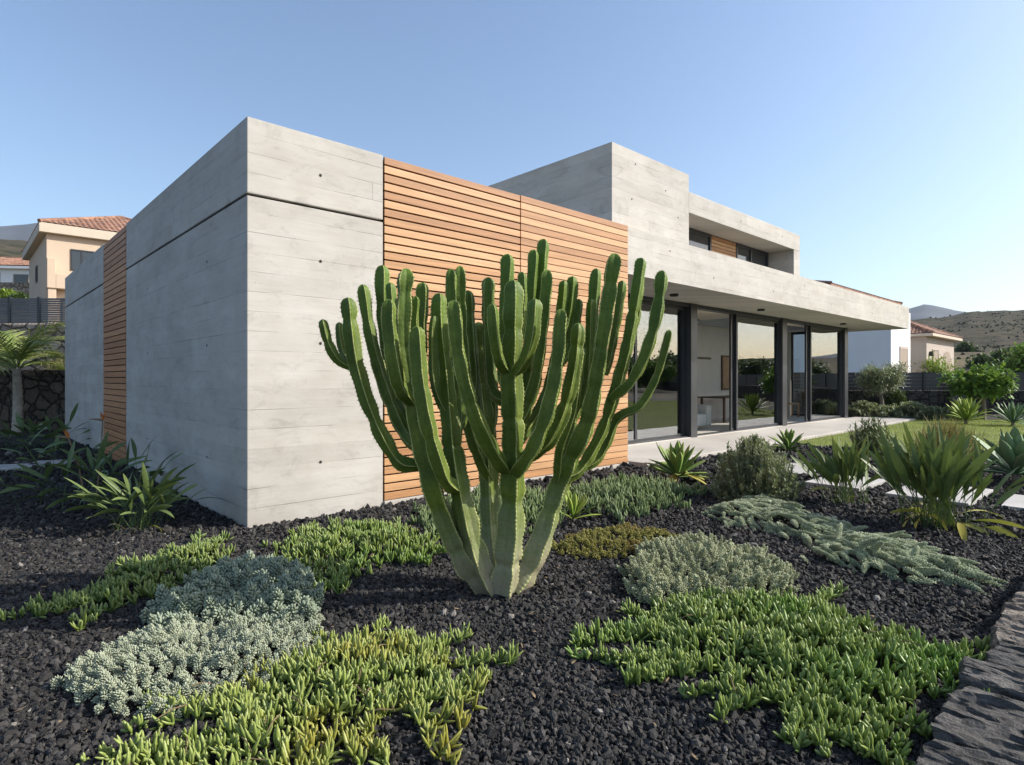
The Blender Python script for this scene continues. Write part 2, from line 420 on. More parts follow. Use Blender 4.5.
# upper floor
D1=.15; TA=5.67; TB=s_on(689,D1); TE=s_on(800,D1); OB=s_on(690,D1)+.02; OE=s_on(794,D1); ZT,Z2,ZO=5.16,4.85,4.46; DR=D1+.62
hb('upper_wall','concrete',[(TA,TB,D1,7.2,3.795,ZT)],.008)
hb('upper_wall','concrete',[(TB+.002,TE,D1+.002,6.8,ZO,Z2)],.008)
hb('upper_wall','concrete',[(OE,TE,D1+.004,6.78,3.795,ZO-.002)],.006)
hb('upper_wall','concrete',[(TB+.004,OE-.002,DR,6.7,3.795,ZO-.004)],.004)
def slats(name,x0,x1,y0,y1,z0,z1,n,gap):
    mb=MB(); p=(z1-z0)/n
    for i in range(n): mb.box(x0,x1,y0,y1,z0+i*p,z0+(i+1)*p-gap)
    return mb.build(name,M['cedar'],HOUSE)
def win(x0,x1,z0,z1,d,mull=(),fw=.06,glass='glass_dark'):
    bx=[(x0,x1,d-.05,d,z0,z0+fw),(x0,x1,d-.05,d,z1-fw,z1),(x0,x0+fw,d-.049,d,z0+fw,z1-fw),(x1-fw,x1,d-.049,d,z0+fw,z1-fw)]
    bx+=[(m-fw/2,m+fw/2,d-.049,d,z0+fw,z1-fw) for m in mull]
    f=hb('window',M['metal'],bx,.003); hb('pane',glass,[(x0+fw*.5,x1-fw*.5,d-.022,d-.012,z0+fw*.5,z1-fw*.5)],0,f)
q=lambda px: s_on(px,DR)
win(q(684),q(709.5),3.85,ZO-.01,DR); win(q(734.6),q(766.5),3.85,ZO-.01,DR,(q(749.6),))
slats('slat_panel',q(710),q(734.2),DR-.04,DR-.002,3.85,ZO-.01,8,.012)
# terrace and floor
hb('terrace','slab',[(5.9,21.0,-.35,1.3,-.06,.075)],.008)
GD=1.34; GE=19.62; RB=4.2
hb('interior_floor','floor',[(5.9,GE+.2,1.302,RB,-.06,.085)],0)
hb('interior_wall','plaster',[(5.9,GE,RB-.15,RB+.1,.085,3.06)],0)
hb('interior_wall','plaster',[(5.9,6.02,1.45,RB-.15,.085,3.06)],0)
hb('interior_ceiling','plaster',[(6.02,GE-.1,1.5,1.9,3.0,3.06),(6.02,13.2,1.9,RB-.15,3.0,3.06),(19.4,GE-.1,1.9,RB-.15,3.0,3.06)],0)  # ceiling left open below the added rooflight
# posts and glazing
GT=3.062
hb('head_rail','metal',[(5.9,GE+.1,GD,GD+.2,2.985,GT-.002)],.003)
hb('sill_rail','metal',[(5.9,GE+.1,GD+.02,GD+.18,.086,.105)],.002)
for s0,s1,dp in ((10.0,10.27,.36),(14.76,15.05,.36),(19.58,19.88,.40)):
    hb('post','metal',[(s0,s1,GD-.04,GD-.04+dp,.06,GT-.004)],.004)
def sash(s0,s1,glass='glass',d=GD+.06):
    fw=.075
    f=hb('glass_door','metal',[(s0,s1,d,d+.05,.105,.16),(s0,s1,d,d+.05,2.92,2.985),(s0,s0+fw,d+.001,d+.049,.16,2.92),(s1-fw,s1,d+.001,d+.049,.16,2.92)],.003)
    hb('pane',glass,[(s0+fw*.5,s1-fw*.5,d+.02,d+.03,.13,2.95)],0,f)
sash(5.95,8.12); sash(8.0,10.0,d=GD+.115)
sash(12.30,14.76); sash(12.12,12.36,d=GD+.115)
sash(16.98,19.58); sash(16.78,17.02,d=GD+.115)
# glazed end wall
def esash(d0,d1,s=GE):
    fw=.07
    f=hb('end_window','metal',[(s,s+.06,d0,d1,.086,.15),(s,s+.06,d0,d1,2.92,3.05),(s+.001,s+.059,d0,d0+fw,.15,2.92),(s+.001,s+.059,d1-fw,d1,.15,2.92)],.003)
    hb('pane','clear',[(s+.025,s+.035,d0+fw*.5,d1-fw*.5,.12,2.95)],0,f)
EDD=min(d_on(791,GE),RB-.25); print('EDD',EDD); esash(1.75,EDD)
hb('interior_wall','plaster',[(GE-.1,GE+.1,EDD+.02,RB,.085,3.06)],0)
# soffit downlights, form tie holes
for px,py in ((674,293),(761,308.5),(843,323.3)):
    s=s_on(px,.78); mb=MB(); th=np.arange(16)*math.pi/8
    mb.prism([(s+.085*math.cos(a),.78+.085*math.sin(a)) for a in th],3.02,3.066); mb.build('downlight',M['black'],HOUSE)
th=np.arange(10)*2*math.pi/10
def tie(c,ax):
    mb=MB(); r=.016; x,y,z=c
    if ax==0: V=[(x+r*math.cos(a),y-.0025,z+r*math.sin(a)) for a in th]; T_=[(0,i+1,i) for i in range(1,9)]
    else: V=[(x-.0025,y+r*math.cos(a),z+r*math.sin(a)) for a in th]; T_=[(0,i,i+1) for i in range(1,9)]
    mb.add(V,None,T_); mb.build('form_tie_hole',M['core'],HOUSE)
for s_,z_ in [(.72,z) for z in (.55,1.75,2.58,3.45)]+[(q_,3.3) for q_ in (8.6,11.2,14.6,17.9,20.4)]+[(q_,3.6) for q_ in (7.1,12.9,16.2)]: tie((s_,0,z_),0)
for s_,z_ in ((6.3,4.95),(7.2,4.7),(6.2,4.35),(7.6,4.3),(10,4.66),(12,4.66)): tie((s_,D1,z_),0)
for d_,z_ in ((1.2,.55),(1.2,1.75),(1.2,2.65),(3.9,.55),(3.9,1.75),(3.9,2.65)): tie((0,d_,z_),1)

# ---------------------------------------------------------------- furniture seen through the glass
M['sofa']=m_plain('sofa_fabric',(.55,.54,.49),.9,.06,9); M['grey']=m_plain('grey_fabric',(.12,.12,.12),.9,.1,9)
M['oak']=m_plain('oak',(.36,.2,.09),.5,.18,4); M['walnut']=m_plain('dark_walnut',(.10,.05,.025),.5,.2,4)
def fpart(root,name,mat,boxes,bevel=.02):
    mb=MB()
    for b in boxes: mb.box(*b)
    return mb.build(name,M[mat],root,bevel=bevel)
r=thing('sofa',hw(11.35,2.62,.086),'pale corner sofa with dark cushions behind the glass doors','sofa',rz=ROT)
fpart(r,'seat','sofa',[(-2.3,.9,-.45,.45,.08,.40)],.04); fpart(r,'chaise','sofa',[(-2.3,-1.1,-.95,-.46,.08,.41)],.04)
fpart(r,'backrest','sofa',[(-2.3,.9,.46,.68,.08,.72)],.05); fpart(r,'armrest','sofa',[(.91,1.15,-.45,.68,.08,.62)],.05)
for x in (-1.9,-1.2,-.1): fpart(r,'cushion','grey',[(x,x+.55,.2,.42,.41,.78)],.07)
r=thing('dining_table',hw(15.6,3.35,.086),'dark wooden dining table inside the glass house','table',rz=ROT)
fpart(r,'table_top','walnut',[(-1.0,1.0,-.45,.45,.71,.75)],.006)
for x in (-.9,.9):
    for y in (-.36,.36): fpart(r,'leg','walnut',[(x-.03,x+.03,y-.03,y+.03,0,.71)],.004)
def chair(s,d,rz,label):
    r=thing('dining_chair',hw(s,d,.086),label,'chair','wooden dining chairs',rz=ROT+rz)
    fpart(r,'seat','oak',[(-.23,.23,-.22,.22,.43,.47)],.01)
    fpart(r,'backrest','oak',[(-.23,.23,.19,.225,.56,.84)],.01)
    for x in (-.2,.2):
        fpart(r,'leg','oak',[(x-.02,x+.02,-.21,-.17,0,.43)],.004); fpart(r,'leg','oak',[(x-.02,x+.02,.18,.22,0,.56)],.004)
chair(15.2,2.6,math.pi,'tan wooden chair pulled up to the near side of the dining table')
chair(16.3,2.62,math.pi+.2,'wooden chair at the end of the dining table nearest the open door')
chair(18.75,2.75,.9,'lone orange wooden chair beside the glazed end wall')
r=thing('pendant_lamp',hw(12.9,2.85,3.0),'dark bar pendant lamp hanging from the ceiling inside the glass house','lamp',rz=ROT)
fpart(r,'cord','black',[(-.008,.008,-.008,.008,-1.02,-.0)],0); fpart(r,'lamp_bar','walnut',[(-.75,.75,-.03,.03,-1.08,-1.02)],.01)
fpart(r,'ceiling_rose','black',[(-.06,.06,-.06,.06,-.03,0)],.01)
r=thing('wall_picture',hw(16.9,RB-.152,1.0),'dark reddish wooden panel hung on the white interior wall','picture',rz=ROT)
fpart(r,'picture_frame','walnut',[(-.4,.4,-.04,-.002,0,1.15)],.006); fpart(r,'canvas','oak',[(-.34,.34,-.052,-.041,.06,1.09)],0)
r=thing('media_console',hw(9.6,RB-.42,.086),'low dark media unit along the white interior wall','cabinet',rz=ROT)
fpart(r,'carcass','walnut',[(-1.1,1.1,-.22,.22,.1,.62)],.01); fpart(r,'door','black',[(-1.07,1.07,-.235,-.221,.13,.59)],.004)
r=thing('tall_cabinet',hw(12.3,RB-.5,.086),'tall grey kitchen cabinet inside the house','cabinet',rz=ROT)
fpart(r,'carcass','grey',[(-.6,.6,-.3,.3,0,2.4)],.006); fpart(r,'door','grey',[(-.58,-.01,-.318,-.301,.05,2.37)],.004); fpart(r,'door','grey',[(.01,.58,-.318,-.301,.05,2.37)],.004)

# ================================================================ lava stone garden wall (bottom right)
k=NT('lava_rock'); o=k.obj(); r=k.N('NewGeometry').outputs['Random Per Island']
n1=k.noise(k.N('VectorRotate',{'Vector':o,'Angle':-1.15},rotation_type='Z_AXIS').outputs[0] if False else k.scale(o,(9,1.5,6)),2.4,10,.74,1.0).outputs[0]; n2=k.noise(o,34,6,.7).outputs[0]
c=k.ramp(r,[(0,(.17,.162,.152)),(.5,(.25,.235,.217)),(.8,(.34,.31,.275)),(1,(.40,.34,.285))])
lum=k.math('MULTIPLY',k.mapr(n1,.36,.64,.22,1.55),k.mapr(n2,.3,.7,.7,1.25))
c=k.mix(1.0,c,k.N('CombineColor',{0:lum,1:lum,2:lum}).outputs[0],'MULTIPLY')
hh=k.math('ADD',k.math('ADD',k.math('MULTIPLY',n1,.9),k.math('MULTIPLY',n2,.6)),k.math('MULTIPLY',k.noise(o,110,4,.7).outputs[0],.35))
M['rock']=k.end(k.bsdf(c,.9,k.bump(hh,1.0,.09),Specular_IOR_Level=.25))
from mathutils import noise as mnoise
def rock(mb,c,sz,rz,seed,n=7,rough=.05,stret=(.6,2.4,2.4)):
    """irregular block: subdivided cube pushed about by noise with split bedding ridges"""
    g=np.linspace(-1,1,n); fv=[]; key={}; q=[]
    def vid(p):
        kk=tuple(np.round(p,5))
        if kk not in key: key[kk]=len(fv); fv.append(kk)
        return key[kk]
    for ax in range(3):
        for sg in (-1,1):
            for i in range(n-1):
                for j in range(n-1):
                    cs=[]
                    for a,b in ((i,j),(i+1,j),(i+1,j+1),(i,j+1)):
                        p=[0,0,0]; p[ax]=sg; p[(ax+1)%3]=g[a]; p[(ax+2)%3]=g[b]; cs.append(vid(p))
                    q.append(cs if sg>0 else cs[::-1])
    V=np.array(fv); 
    rd=np.linalg.norm(V,axis=1,keepdims=True); V=V*(1-.12*np.clip(rd-1.2,0,1))
    V=V*np.array(sz)/2
    out=[]
    for p in V:
        s=Vector((p[0]*stret[0]+seed*3.1,p[1]*stret[1]+seed*1.7,p[2]*stret[2]))*2.2
        d=mnoise.noise_vector(s)*rough+mnoise.noise_vector(s*3.3)*rough*.6+mnoise.noise_vector(s*8)*rough*.35+mnoise.noise_vector(s*18)*rough*.14
        out.append(p+np.array(d))
    V=np.array(out); ca,sa=math.cos(rz),math.sin(rz)
    V=np.c_[V[:,0]*ca-V[:,1]*sa,V[:,0]*sa+V[:,1]*ca,V[:,2]]+np.array(c)
    mb.add(V,q)
mb=MB(); s=-3.4; i=0; ri=random.Random(5)
WALLD=-5.2
while s<11:
    L=ri.uniform(.22,.55); wd=.0; d=WALLD+ri.uniform(-.025,.02)
    while wd<.72:
        W=ri.uniform(.26,.6)
        rock(mb,(s+L/2,d-W/2,.055+ri.uniform(-.03,.032)),(L-.026,W-.024,.19),ri.uniform(-.07,.07),i,28 if -2<s<3.0 else 9,.028,(4.5,.9,3.0))
        wd+=W; d-=W; i+=1
    s+=L
wl=mb.build('stone_wall',M['rock']); wl.location=(C0[0],C0[1],0); wl.rotation_euler=(0,0,ROT)
mb2=MB(); mb2.box(-3.4,11,WALLD-.75,WALLD-.06,-.1,.07); sb_=mb2.build('mortar_bed',M['core'],wl)
tag(wl,'low wall of weathered grey lava rock in the bottom right corner','stone wall')

# ================================================================ gravel
def houseloc(P):
    dx,dy=P[:,0]-C0[0],P[:,1]-C0[1]; return dx*UX+dy*UY,-dx*UY+dy*UX
def gravel_ok(P):
    s,d=houseloc(P)
    ok=~((s>-.02)&(s<5.9)&(d>-.02))&~((s>5.85)&(s<21.05)&(d>-.36))&(d>WALLD-.05)
    ok&=~inside(P,LAWN)
    for cx,cy,w_,dd,rz in PAV:
        x=(P[:,0]-cx)*math.cos(rz)+(P[:,1]-cy)*math.sin(rz); y=-(P[:,0]-cx)*math.sin(rz)+(P[:,1]-cy)*math.cos(rz)
        ok&=~((abs(x)<w_/2+.01)&(abs(y)<dd/2+.01))
    return ok
ph=(1+5**.5)/2
ICO=unit(np.array([(-1,ph,0),(1,ph,0),(-1,-ph,0),(1,-ph,0),(0,-1,ph),(0,1,ph),(0,-1,-ph),(0,1,-ph),(ph,0,-1),(ph,0,1),(-ph,0,-1),(-ph,0,1)],float))
ICT=np.array([(0,11,5),(0,5,1),(0,1,7),(0,7,10),(0,10,11),(1,5,9),(5,11,4),(11,10,2),(10,7,6),(7,1,8),(3,9,4),(3,4,2),(3,2,6),(3,6,8),(3,8,9),(4,9,5),(2,4,11),(6,2,10),(8,6,7),(9,8,1)])
def stones(mb,P,z,size):
    N=len(P); a=RNG.uniform(.42,1.35,(N,3)); a[:,2]*=.7
    jit=1+RNG.uniform(-.38,.34,(N,12,1))
    V=ICO[None]*jit*a[:,None,:]*size[:,None,None]
    A=RNG.normal(size=(N,3,3)); Qm,_=np.linalg.qr(A)
    V=np.einsum('nij,nkj->nki',Qm,V)+np.c_[P,z][:,None,:]
    T=(ICT[None]+(np.arange(N)*12)[:,None,None]).reshape(-1,3)
    mb.add(V.reshape(-1,3),None,T)
def view_poly(y0,y1,m=.9): return [(-m*y0-.3,y0),(m*y0+.3,y0),(m*y1+.3,y1),(-m*y1-.3,y1)]
mb=MB()
for y0,y1,st,sz in ((1.9,3.4,.0175,.0112),(3.4,5.2,.0215,.0132),(5.2,8.0,.035,.0185),(8.0,12.5,.062,.032)):
    for lay in range(2 if y0<5 else 1):
        P=scatter(view_poly(y0,y1),st,1.1); P=P[gravel_ok(P)]
        N=len(P); size=sz*np.exp(RNG.normal(0,.34,N)); big_=RNG.uniform(0,1,N)<.02; size[big_]*=RNG.uniform(1.2,1.6,big_.sum()); size=np.clip(size,sz*.5,sz*2.0)
        stones(mb,P,size*RNG.uniform(.1,.7,N)+lay*sz*.55,size)
k=NT('lava_gravel'); r=k.N('NewGeometry').outputs['Random Per Island']
c=k.ramp(r,[(0,(.011,.0102,.0098)),(.45,(.025,.0232,.0218)),(.8,(.045,.0412,.038)),(.985,(.072,.068,.063)),(.992,(.20,.18,.16)),(1,(.26,.24,.21))])
big=k.noise(k.obj(),.9,4).outputs[0]
c=k.mix(k.mapr(big,.4,.68,0,.4),c,(.040,.0365,.034))
fn=k.noise(k.obj(),160,3).outputs[0]
M['gravel']=k.end(k.bsdf(c,.8,k.bump(fn,.7,.006),Specular_IOR_Level=.35))
P=scatter(view_poly(2.0,9.0),.30,1.6); P=P[gravel_ok(P)]; N=len(P); lit=MB()
leaves(lit,np.c_[P,np.full(N,.03)],sph(N,-.1,.25),(0,0,1),RNG.uniform(.012,.045,N),RNG.uniform(.002,.008,N),.002,RNG.uniform(-.5,.8,N),P_LEAFLET,VSEC,False)
M['litter']=m_leaf('dry_litter',(.26,.18,.10),(.32,.24,.14),(.12,.08,.05),.8,.05,1,.1)
LITTER=lit.build('litter',M['litter']); tag(LITTER,'dry leaf litter lying on the gravel','litter',kind='stuff')
tag(mb.build('gravel',M['gravel']),'crushed black lava gravel mulch','gravel',kind='stuff')
# ================================================================ candelabra cactus
k=NT('cactus_skin'); o=k.obj(); t=k.N('Attribute',attribute_name='t').outputs['Fac']
z=k.N('SeparateXYZ',{0:o}).outputs[2]
n1=k.noise(o,5,5).outputs[0]; n2=k.noise(o,45,4,.6).outputs[0]
body=k.mix(k.mapr(n1,.3,.7,0,1),(.062,.098,.014),(.128,.170,.028))
zz=k.math('ADD',z,k.mapr(n1,.3,.7,-.16,.16))
body=k.mix(k.mapr(zz,.22,.72,.85,0),body,(.26,.275,.15)); body=k.mix(k.mapr(zz,.02,.32,.9,0),body,(.30,.255,.175))
body=k.mix(k.mapr(zz,1.5,2.3,0,.5),body,(.10,.19,.022))
cork=k.math('MULTIPLY',k.mapr(n2,.55,.72,0,.65),k.mapr(z,.05,.7,1,0.0))
body=k.mix(cork,body,(.24,.19,.12))
n3=k.noise(o,17,5,.7).outputs[0]; body=k.mix(k.mapr(n3,.63,.72,0,.6),body,(.19,.165,.09))
rib=k.mapr(t,.80,.94,0,1)
sp=k.noise(k.scale(o,(1,1,1.0)),70,2).outputs[0]
rib=k.math('MULTIPLY',rib,k.mapr(sp,.3,.6,.55,1))
col=k.mix(k.math('MULTIPLY',rib,.8),body,(.52,.53,.20))
lum=k.mapr(n2,.3,.7,.86,1.14)
col=k.mix(1.0,col,k.N('CombineColor',{0:lum,1:lum,2:lum}).outputs[0],'MULTIPLY')
M['cactus']=k.end(k.bsdf(col,.52,k.bump(k.math('ADD',n2,k.math('MULTIPLY',n1,.5)),.5,.008),Specular_IOR_Level=.22))
CY=3.94
def catmull(P,step):
    P=np.asarray(P,float); Pp=np.vstack([2*P[0]-P[1],P,2*P[-1]-P[-2]]); out=[]
    for i in range(1,len(Pp)-2):
        a,b,c,d=Pp[i-1:i+3]; L=np.linalg.norm(c-b); m=max(2,int(L/step))
        for j in range(m):
            u=j/m; out.append(.5*((2*b)+(c-a)*u+(2*a-5*b+4*c-d)*u*u+(3*b-a-3*c+d)*u**3))
    out.append(P[-1]); return np.array(out)
def cactus_arm(name,parent,pts,r,nr=4,joint=True,rb=None,seed=0):
    """pts: (zx,zy,dz) traced; r: rib radius in metres at the middle; rb: base radius"""
    rs=random.Random(seed*7+3)
    W=[at(300+.4837*x,230+.4837*y,CY+dz) for x,y,dz in pts]
    C=catmull(W,.008); K=len(C)
    seg=np.linalg.norm(np.diff(C,axis=0),axis=1); l=np.r_[0,np.cumsum(seg)]; Lt=l[-1]
    T=np.gradient(C,axis=0); T=unit(T)
    R=np.full(K,r)
    if rb: R=rb+(r-rb)*np.clip(l/Lt*1.3,0,1)
    if joint: R*=.50+.50*np.clip(l/.10,0,1)**.6
    # growth segments: shallow waists
    ps=.12+rs.uniform(0,.12)
    while ps<Lt-.12:
        R*=1-rs.uniform(.07,.25)*np.exp(-((l-ps)/rs.uniform(.02,.045))**2); ps+=rs.uniform(.17,.42)
    R*=1+.05*np.sin(l*6+seed)
    e=np.clip((Lt-l)/(r*1.35),0,1); R*=np.sqrt(np.clip(1-(1-e)**2,0.0,1))
    tt_=np.array([0,.035,.12,.3,.5,.7,.88,1.0]); val=.60 if nr==4 else .66; hw_=math.pi/nr
    pol=(1-tt_)[:,None]*np.array([1,0.])+tt_[:,None]*val*np.array([math.cos(hw_),math.sin(hw_)])
    pr=np.linalg.norm(pol,axis=1)+.035*np.sin(tt_*math.pi); pa=np.arctan2(pol[:,1],pol[:,0]); pr[0]*=.985
    th1=np.r_[pa,2*hw_-pa[1:-1][::-1]]; p1=np.r_[pr,pr[1:-1][::-1]]; g1=np.r_[1-tt_,(1-tt_)[1:-1][::-1]]
    m=len(th1); n=nr*m; th=np.concatenate([th1+2*hw_*q_ for q_ in range(nr)]); prof=np.tile(p1,nr); ribm=np.tile(g1,nr)
    a0=rs.gauss(.34,.28); s=np.array([math.sin(a0),-math.cos(a0),.0])+T[0]*.01; V=[];A=[]
    tw=rs.uniform(-.25,.25)
    ph_=np.array([rs.uniform(0,6.28) for _ in range(nr)])
    ribi=(np.round(th/(2*math.pi/nr)).astype(int))%nr
    for i in range(K):
        s=s-T[i]*np.dot(s,T[i]); s/=np.linalg.norm(s)+1e-9; b=np.cross(T[i],s)
        tt=th+tw*l[i]
        cren=np.sin(l[i]*2*math.pi/.026+ph_[ribi])
        wav=np.sin(l[i]*2*math.pi/.21+ph_[ribi]*2)
        rr=R[i]*prof*(1+ribm**4*(.045*cren+.07*wav))
        V.append(C[i]+rr[:,None]*(np.cos(tt)[:,None]*s+np.sin(tt)[:,None]*b)); A.append(ribm)
    V=np.concatenate(V); A=np.concatenate(A); q=[]
    ii=np.arange(K-1)[:,None]*n; jj=np.arange(n)[None]
    q=np.stack([ii+jj,ii+(jj+1)%n,ii+n+(jj+1)%n,ii+n+jj],-1).reshape(-1,4)
    mb=MB(); mb.add(V,q,None,A)
    # small paired thorns along each rib
    N=int(Lt/.026); tv=[];td=[]
    fi=np.clip((np.arange(N)+.25)*.026/Lt*K,0,K-2).astype(int)
    for rbn in range(nr):
        j=rbn*m
        for i in fi:
            p=V[i*n+j]; dd=p-C[i]; dn=dd/(np.linalg.norm(dd)+1e-9)
            for sg in (-1,1): tv.append(p-dn*.002); td.append(dn+sg*.55*np.cross(T[i],dn)+T[i]*rs.uniform(-.3,.4))
    if tv: leaves(mb,tv,td,(0.1,.2,1),RNG.uniform(.007,.013,len(tv)),.0014,.0014,0.,[(0,1),(1,.1)],F4,True)
    ob=mb.build(name,M['cactus'],CACT,smooth=True)
    mw=Vector(CACT.location)
    for v in (ob.data,): v.transform(Matrix.Translation(-mw))
    if parent is not None: ob.parent=parent
    return ob
CACT=thing('candelabra_cactus',at(300+.4837*415,592,CY),'tall many armed candelabra cactus with pale rib edges in front of the slat screen','cactus')
CACT.location.z=0
A_=lambda par,pts,r,**kw: cactus_arm('arm',par,pts,r*.61,**{'nr':5 if kw.get('seed',0)%4==1 else 4,**kw})
S=lambda pts,r,rb,**kw: cactus_arm('stem',None,pts,r*.70,joint=False,rb=rb*.88,**kw)
# left trunk
a=S([(398,742,-0.03),(345,690,-0.12),(303,610,-0.25),(272,530,-0.36),(252,455,-0.36),(236,380,-0.34),(226,310,-0.30),(214,210,-0.28),(219,79,-0.26)],.082,.105,seed=1)
A_(a,[(250,488,-0.36),(205,478,-0.38),(165,415,-0.40),(133,335,-0.40),(112,255,-0.40),(98,139,-0.40)],.078,seed=2)
A_(a,[(104,285,-0.40),(78,268,-0.41),(58,232,-0.43),(46,184,-0.44)],.052,seed=3,nr=4)
A_(a,[(106,278,-0.38),(90,255,-0.31),(84,225,-0.30),(81,190,-0.30)],.045,seed=4,nr=4)
A_(a,[(247,455,-0.26),(212,415,-0.16),(178,335,-0.10),(152,250,-0.08),(138,180,-0.08),(129,112,-0.08)],.075,seed=5)
A_(a,[(232,360,-0.36),(205,320,-0.46),(191,255,-0.50),(184,200,-0.50),(183,142,-0.50)],.078,seed=6,nr=4)
A_(a,[(240,420,-0.16),(205,350,-0.01),(180,240,0.04),(171,150,0.04),(170,72,0.04)],.078,seed=7)
A_(a,[(242,400,-0.16),(252,330,-0.06),(250,220,-0.01),(254,108,-0.01)],.078,seed=8)
A_(a,[(183,240,-0.06),(190,180,-0.04),(187,108,-0.04)],.055,seed=81,nr=4)
A_(a,[(236,350,-0.28),(238,260,-0.21),(236,190,-0.18),(239,136,-0.18)],.055,seed=82,nr=4)
# second trunk
b=S([(400,742,-0.07),(375,700,-0.13),(350,625,-0.22),(333,550,-0.29),(318,470,-0.26),(309,380,-0.20),(300,290,-0.14),(289,200,-0.11),(287,130,-0.09)],.072,.100,seed=9)
A_(b,[(331,540,-0.30),(300,515,-0.42),(277,450,-0.48),(258,370,-0.50),(246,290,-0.50),(241,198,-0.50)],.084,seed=10)
A_(b,[(326,450,-0.19),(322,350,-0.04),(314,220,0.01),(312,80,0.01)],.08,seed=11)
A_(b,[(322,420,-0.14),(345,350,0.04),(336,220,0.11),(330,74,0.11)],.08,seed=12)
A_(b,[(322,400,-0.09),(356,330,0.16),(352,230,0.20),(347,124,0.20)],.075,seed=13)
A_(b,[(316,400,-0.20),(283,330,-0.17),(276,250,-0.14),(279,176,-0.14)],.06,seed=14,nr=4)
# back trunk
e=S([(408,735,.1),(396,640,.16),(392,560,.2),(390,470,.24),(384,390,.27),(374,300,.3),(368,190,.3)],.075,.095,seed=15)
A_(e,[(390,440,.24),(372,410,.3),(358,340,.36),(362,260,.38),(372,196,.38)],.065,seed=16)
A_(e,[(392,460,.22),(398,380,.3),(396,300,.33),(386,248,.33)],.065,seed=17)
A_(e,[(394,520,.2),(372,480,.16),(350,420,.14),(334,350,.16),(326,300,.18)],.07,seed=171)
# central trunk
c=S([(421,748,-.1),(428,690,-.11),(436,600,-.12),(440,500,-.13),(440,400,-.13),(438,300,-.12),(440,210,-.11),(442,103,-.1)],.098,.115,seed=18)
A_(c,[(428,500,-.15),(400,462,-.28),(368,400,-.36),(343,325,-.38),(326,245,-.38),(317,145,-.38)],.092,seed=19)
A_(c,[(436,340,0),(422,290,.1),(424,180,.15),(430,49,.15)],.085,seed=20)
A_(c,[(436,360,.0),(400,330,.15),(390,230,.2),(389,97,.2)],.075,seed=21)
A_(c,[(436,300,-.1),(413,272,-.2),(402,220,-.24),(397,152,-.24)],.070,seed=22,nr=4)
A_(c,[(440,300,-.15),(464,270,-.24),(480,218,-.28),(487,142,-.28)],.075,seed=23,nr=4)
A_(c,[(440,510,-.14),(466,478,-.26),(496,420,-.32),(518,350,-.34),(532,270,-.34),(540,163,-.34)],.092,seed=24)
A_(c,[(440,480,-.05),(505,445,-.16),(545,370,-.2),(567,280,-.22),(576,192,-.22)],.085,seed=25)
A_(c,[(442,420,.1),(482,330,.22),(500,220,.26),(512,82,.26)],.085,seed=26)
A_(c,[(442,400,.15),(470,300,.36),(490,180,.4),(498,80,.4),(504,18,.4)],.085,seed=27)
A_(c,[(474,290,.34),(474,210,.34),(478,130,.34),(484,40,.34)],.07,seed=28,nr=4)
A_(c,[(444,450,.15),(500,360,.34),(536,250,.4),(556,170,.4),(564,95,.4)],.08,seed=29)
A_(c,[(515,320,.34),(532,240,.36),(540,170,.36),(546,104,.36)],.06,seed=30,nr=4)
A_(c,[(530,290,.3),(560,240,.42),(572,190,.42),(577,142,.42)],.06,seed=31,nr=4)
A_(c,[(440,260,-.02),(456,210,.06),(460,150,.08),(459,86,.08)],.06,seed=32,nr=4)
# right trunk
d=S([(440,742,-0.02),(476,695,0.02),(508,612,0.08),(533,535,0.14),(562,468,0.12),(592,400,0.10),(612,310,0.08),(630,190,0.08),(651,48,0.08)],.094,.108,seed=33)
A_(d,[(545,515,0.12),(580,492,0.18),(620,425,0.24),(648,345,0.28),(672,260,0.30),(692,150,0.30),(706,57,0.30)],.078,seed=34)
A_(d,[(640,352,0.25),(685,312,0.20),(718,245,0.18),(738,170,0.18),(749,83,0.18)],.082,seed=35)
A_(d,[(560,505,0.22),(618,470,0.30),(650,400,0.34),(668,380,0.32),(703,362,0.30),(738,300,0.30),(764,206,0.30)],.062,seed=36,nr=4)
A_(d,[(650,310,0.34),(676,250,0.40),(694,180,0.40),(704,104,0.40)],.066,seed=37,nr=4)
A_(d,[(535,515,0.20),(556,420,0.34),(585,330,0.40),(598,240,0.42),(613,79,0.42)],.075,seed=38)
A_(d,[(530,520,0.10),(538,450,0.06),(562,380,0.04),(575,300,0.04),(583,240,0.06)],.06,seed=39,nr=4)
A_(d,[(585,370,0.30),(596,300,0.32),(600,220,0.32),(603,142,0.32)],.06,seed=40,nr=4)
A_(d,[(632,300,0.40),(648,230,0.44),(660,160,0.44),(667,104,0.44)],.055,seed=41,nr=4)

# ================================================================ ground covers
def poly_px(pts,z=.03): return [gp(x,y,z)[:2] for x,y in pts]
M['f_lime']=m_leaf('lime_fingers',(.205,.275,.055),(.35,.40,.115),(.10,.165,.035),.38,.12,1.6,.4,(.34,.29,.05))
M['f_green']=m_leaf('green_fingers',(.145,.215,.040),(.305,.37,.10),(.07,.125,.025),.36,.12,1.6,.45,(.15,.26,.045))
M['f_dark']=m_leaf('dark_fingers',(.105,.175,.036),(.23,.29,.085),(.06,.105,.022),.4,.1,1.5,.4,(.22,.26,.06))
M['f_grey']=m_leaf('grey_green_fingers',(.155,.215,.09),(.28,.34,.15),(.09,.14,.052),.5,.1,1.5,.3,(.15,.22,.07))
M['blue']=m_leaf('blue_rosettes',(.215,.255,.175),(.33,.375,.27),(.12,.155,.105),.6,.05,1.3,.2)
M['white']=m_leaf('white_rosettes',(.30,.34,.235),(.45,.475,.34),(.18,.22,.15),.65,.05,1.3,.2)
M['silver']=m_leaf('silver_rosettes',(.31,.335,.20),(.47,.48,.30),(.18,.21,.12),.65,.05,1.3,.2)
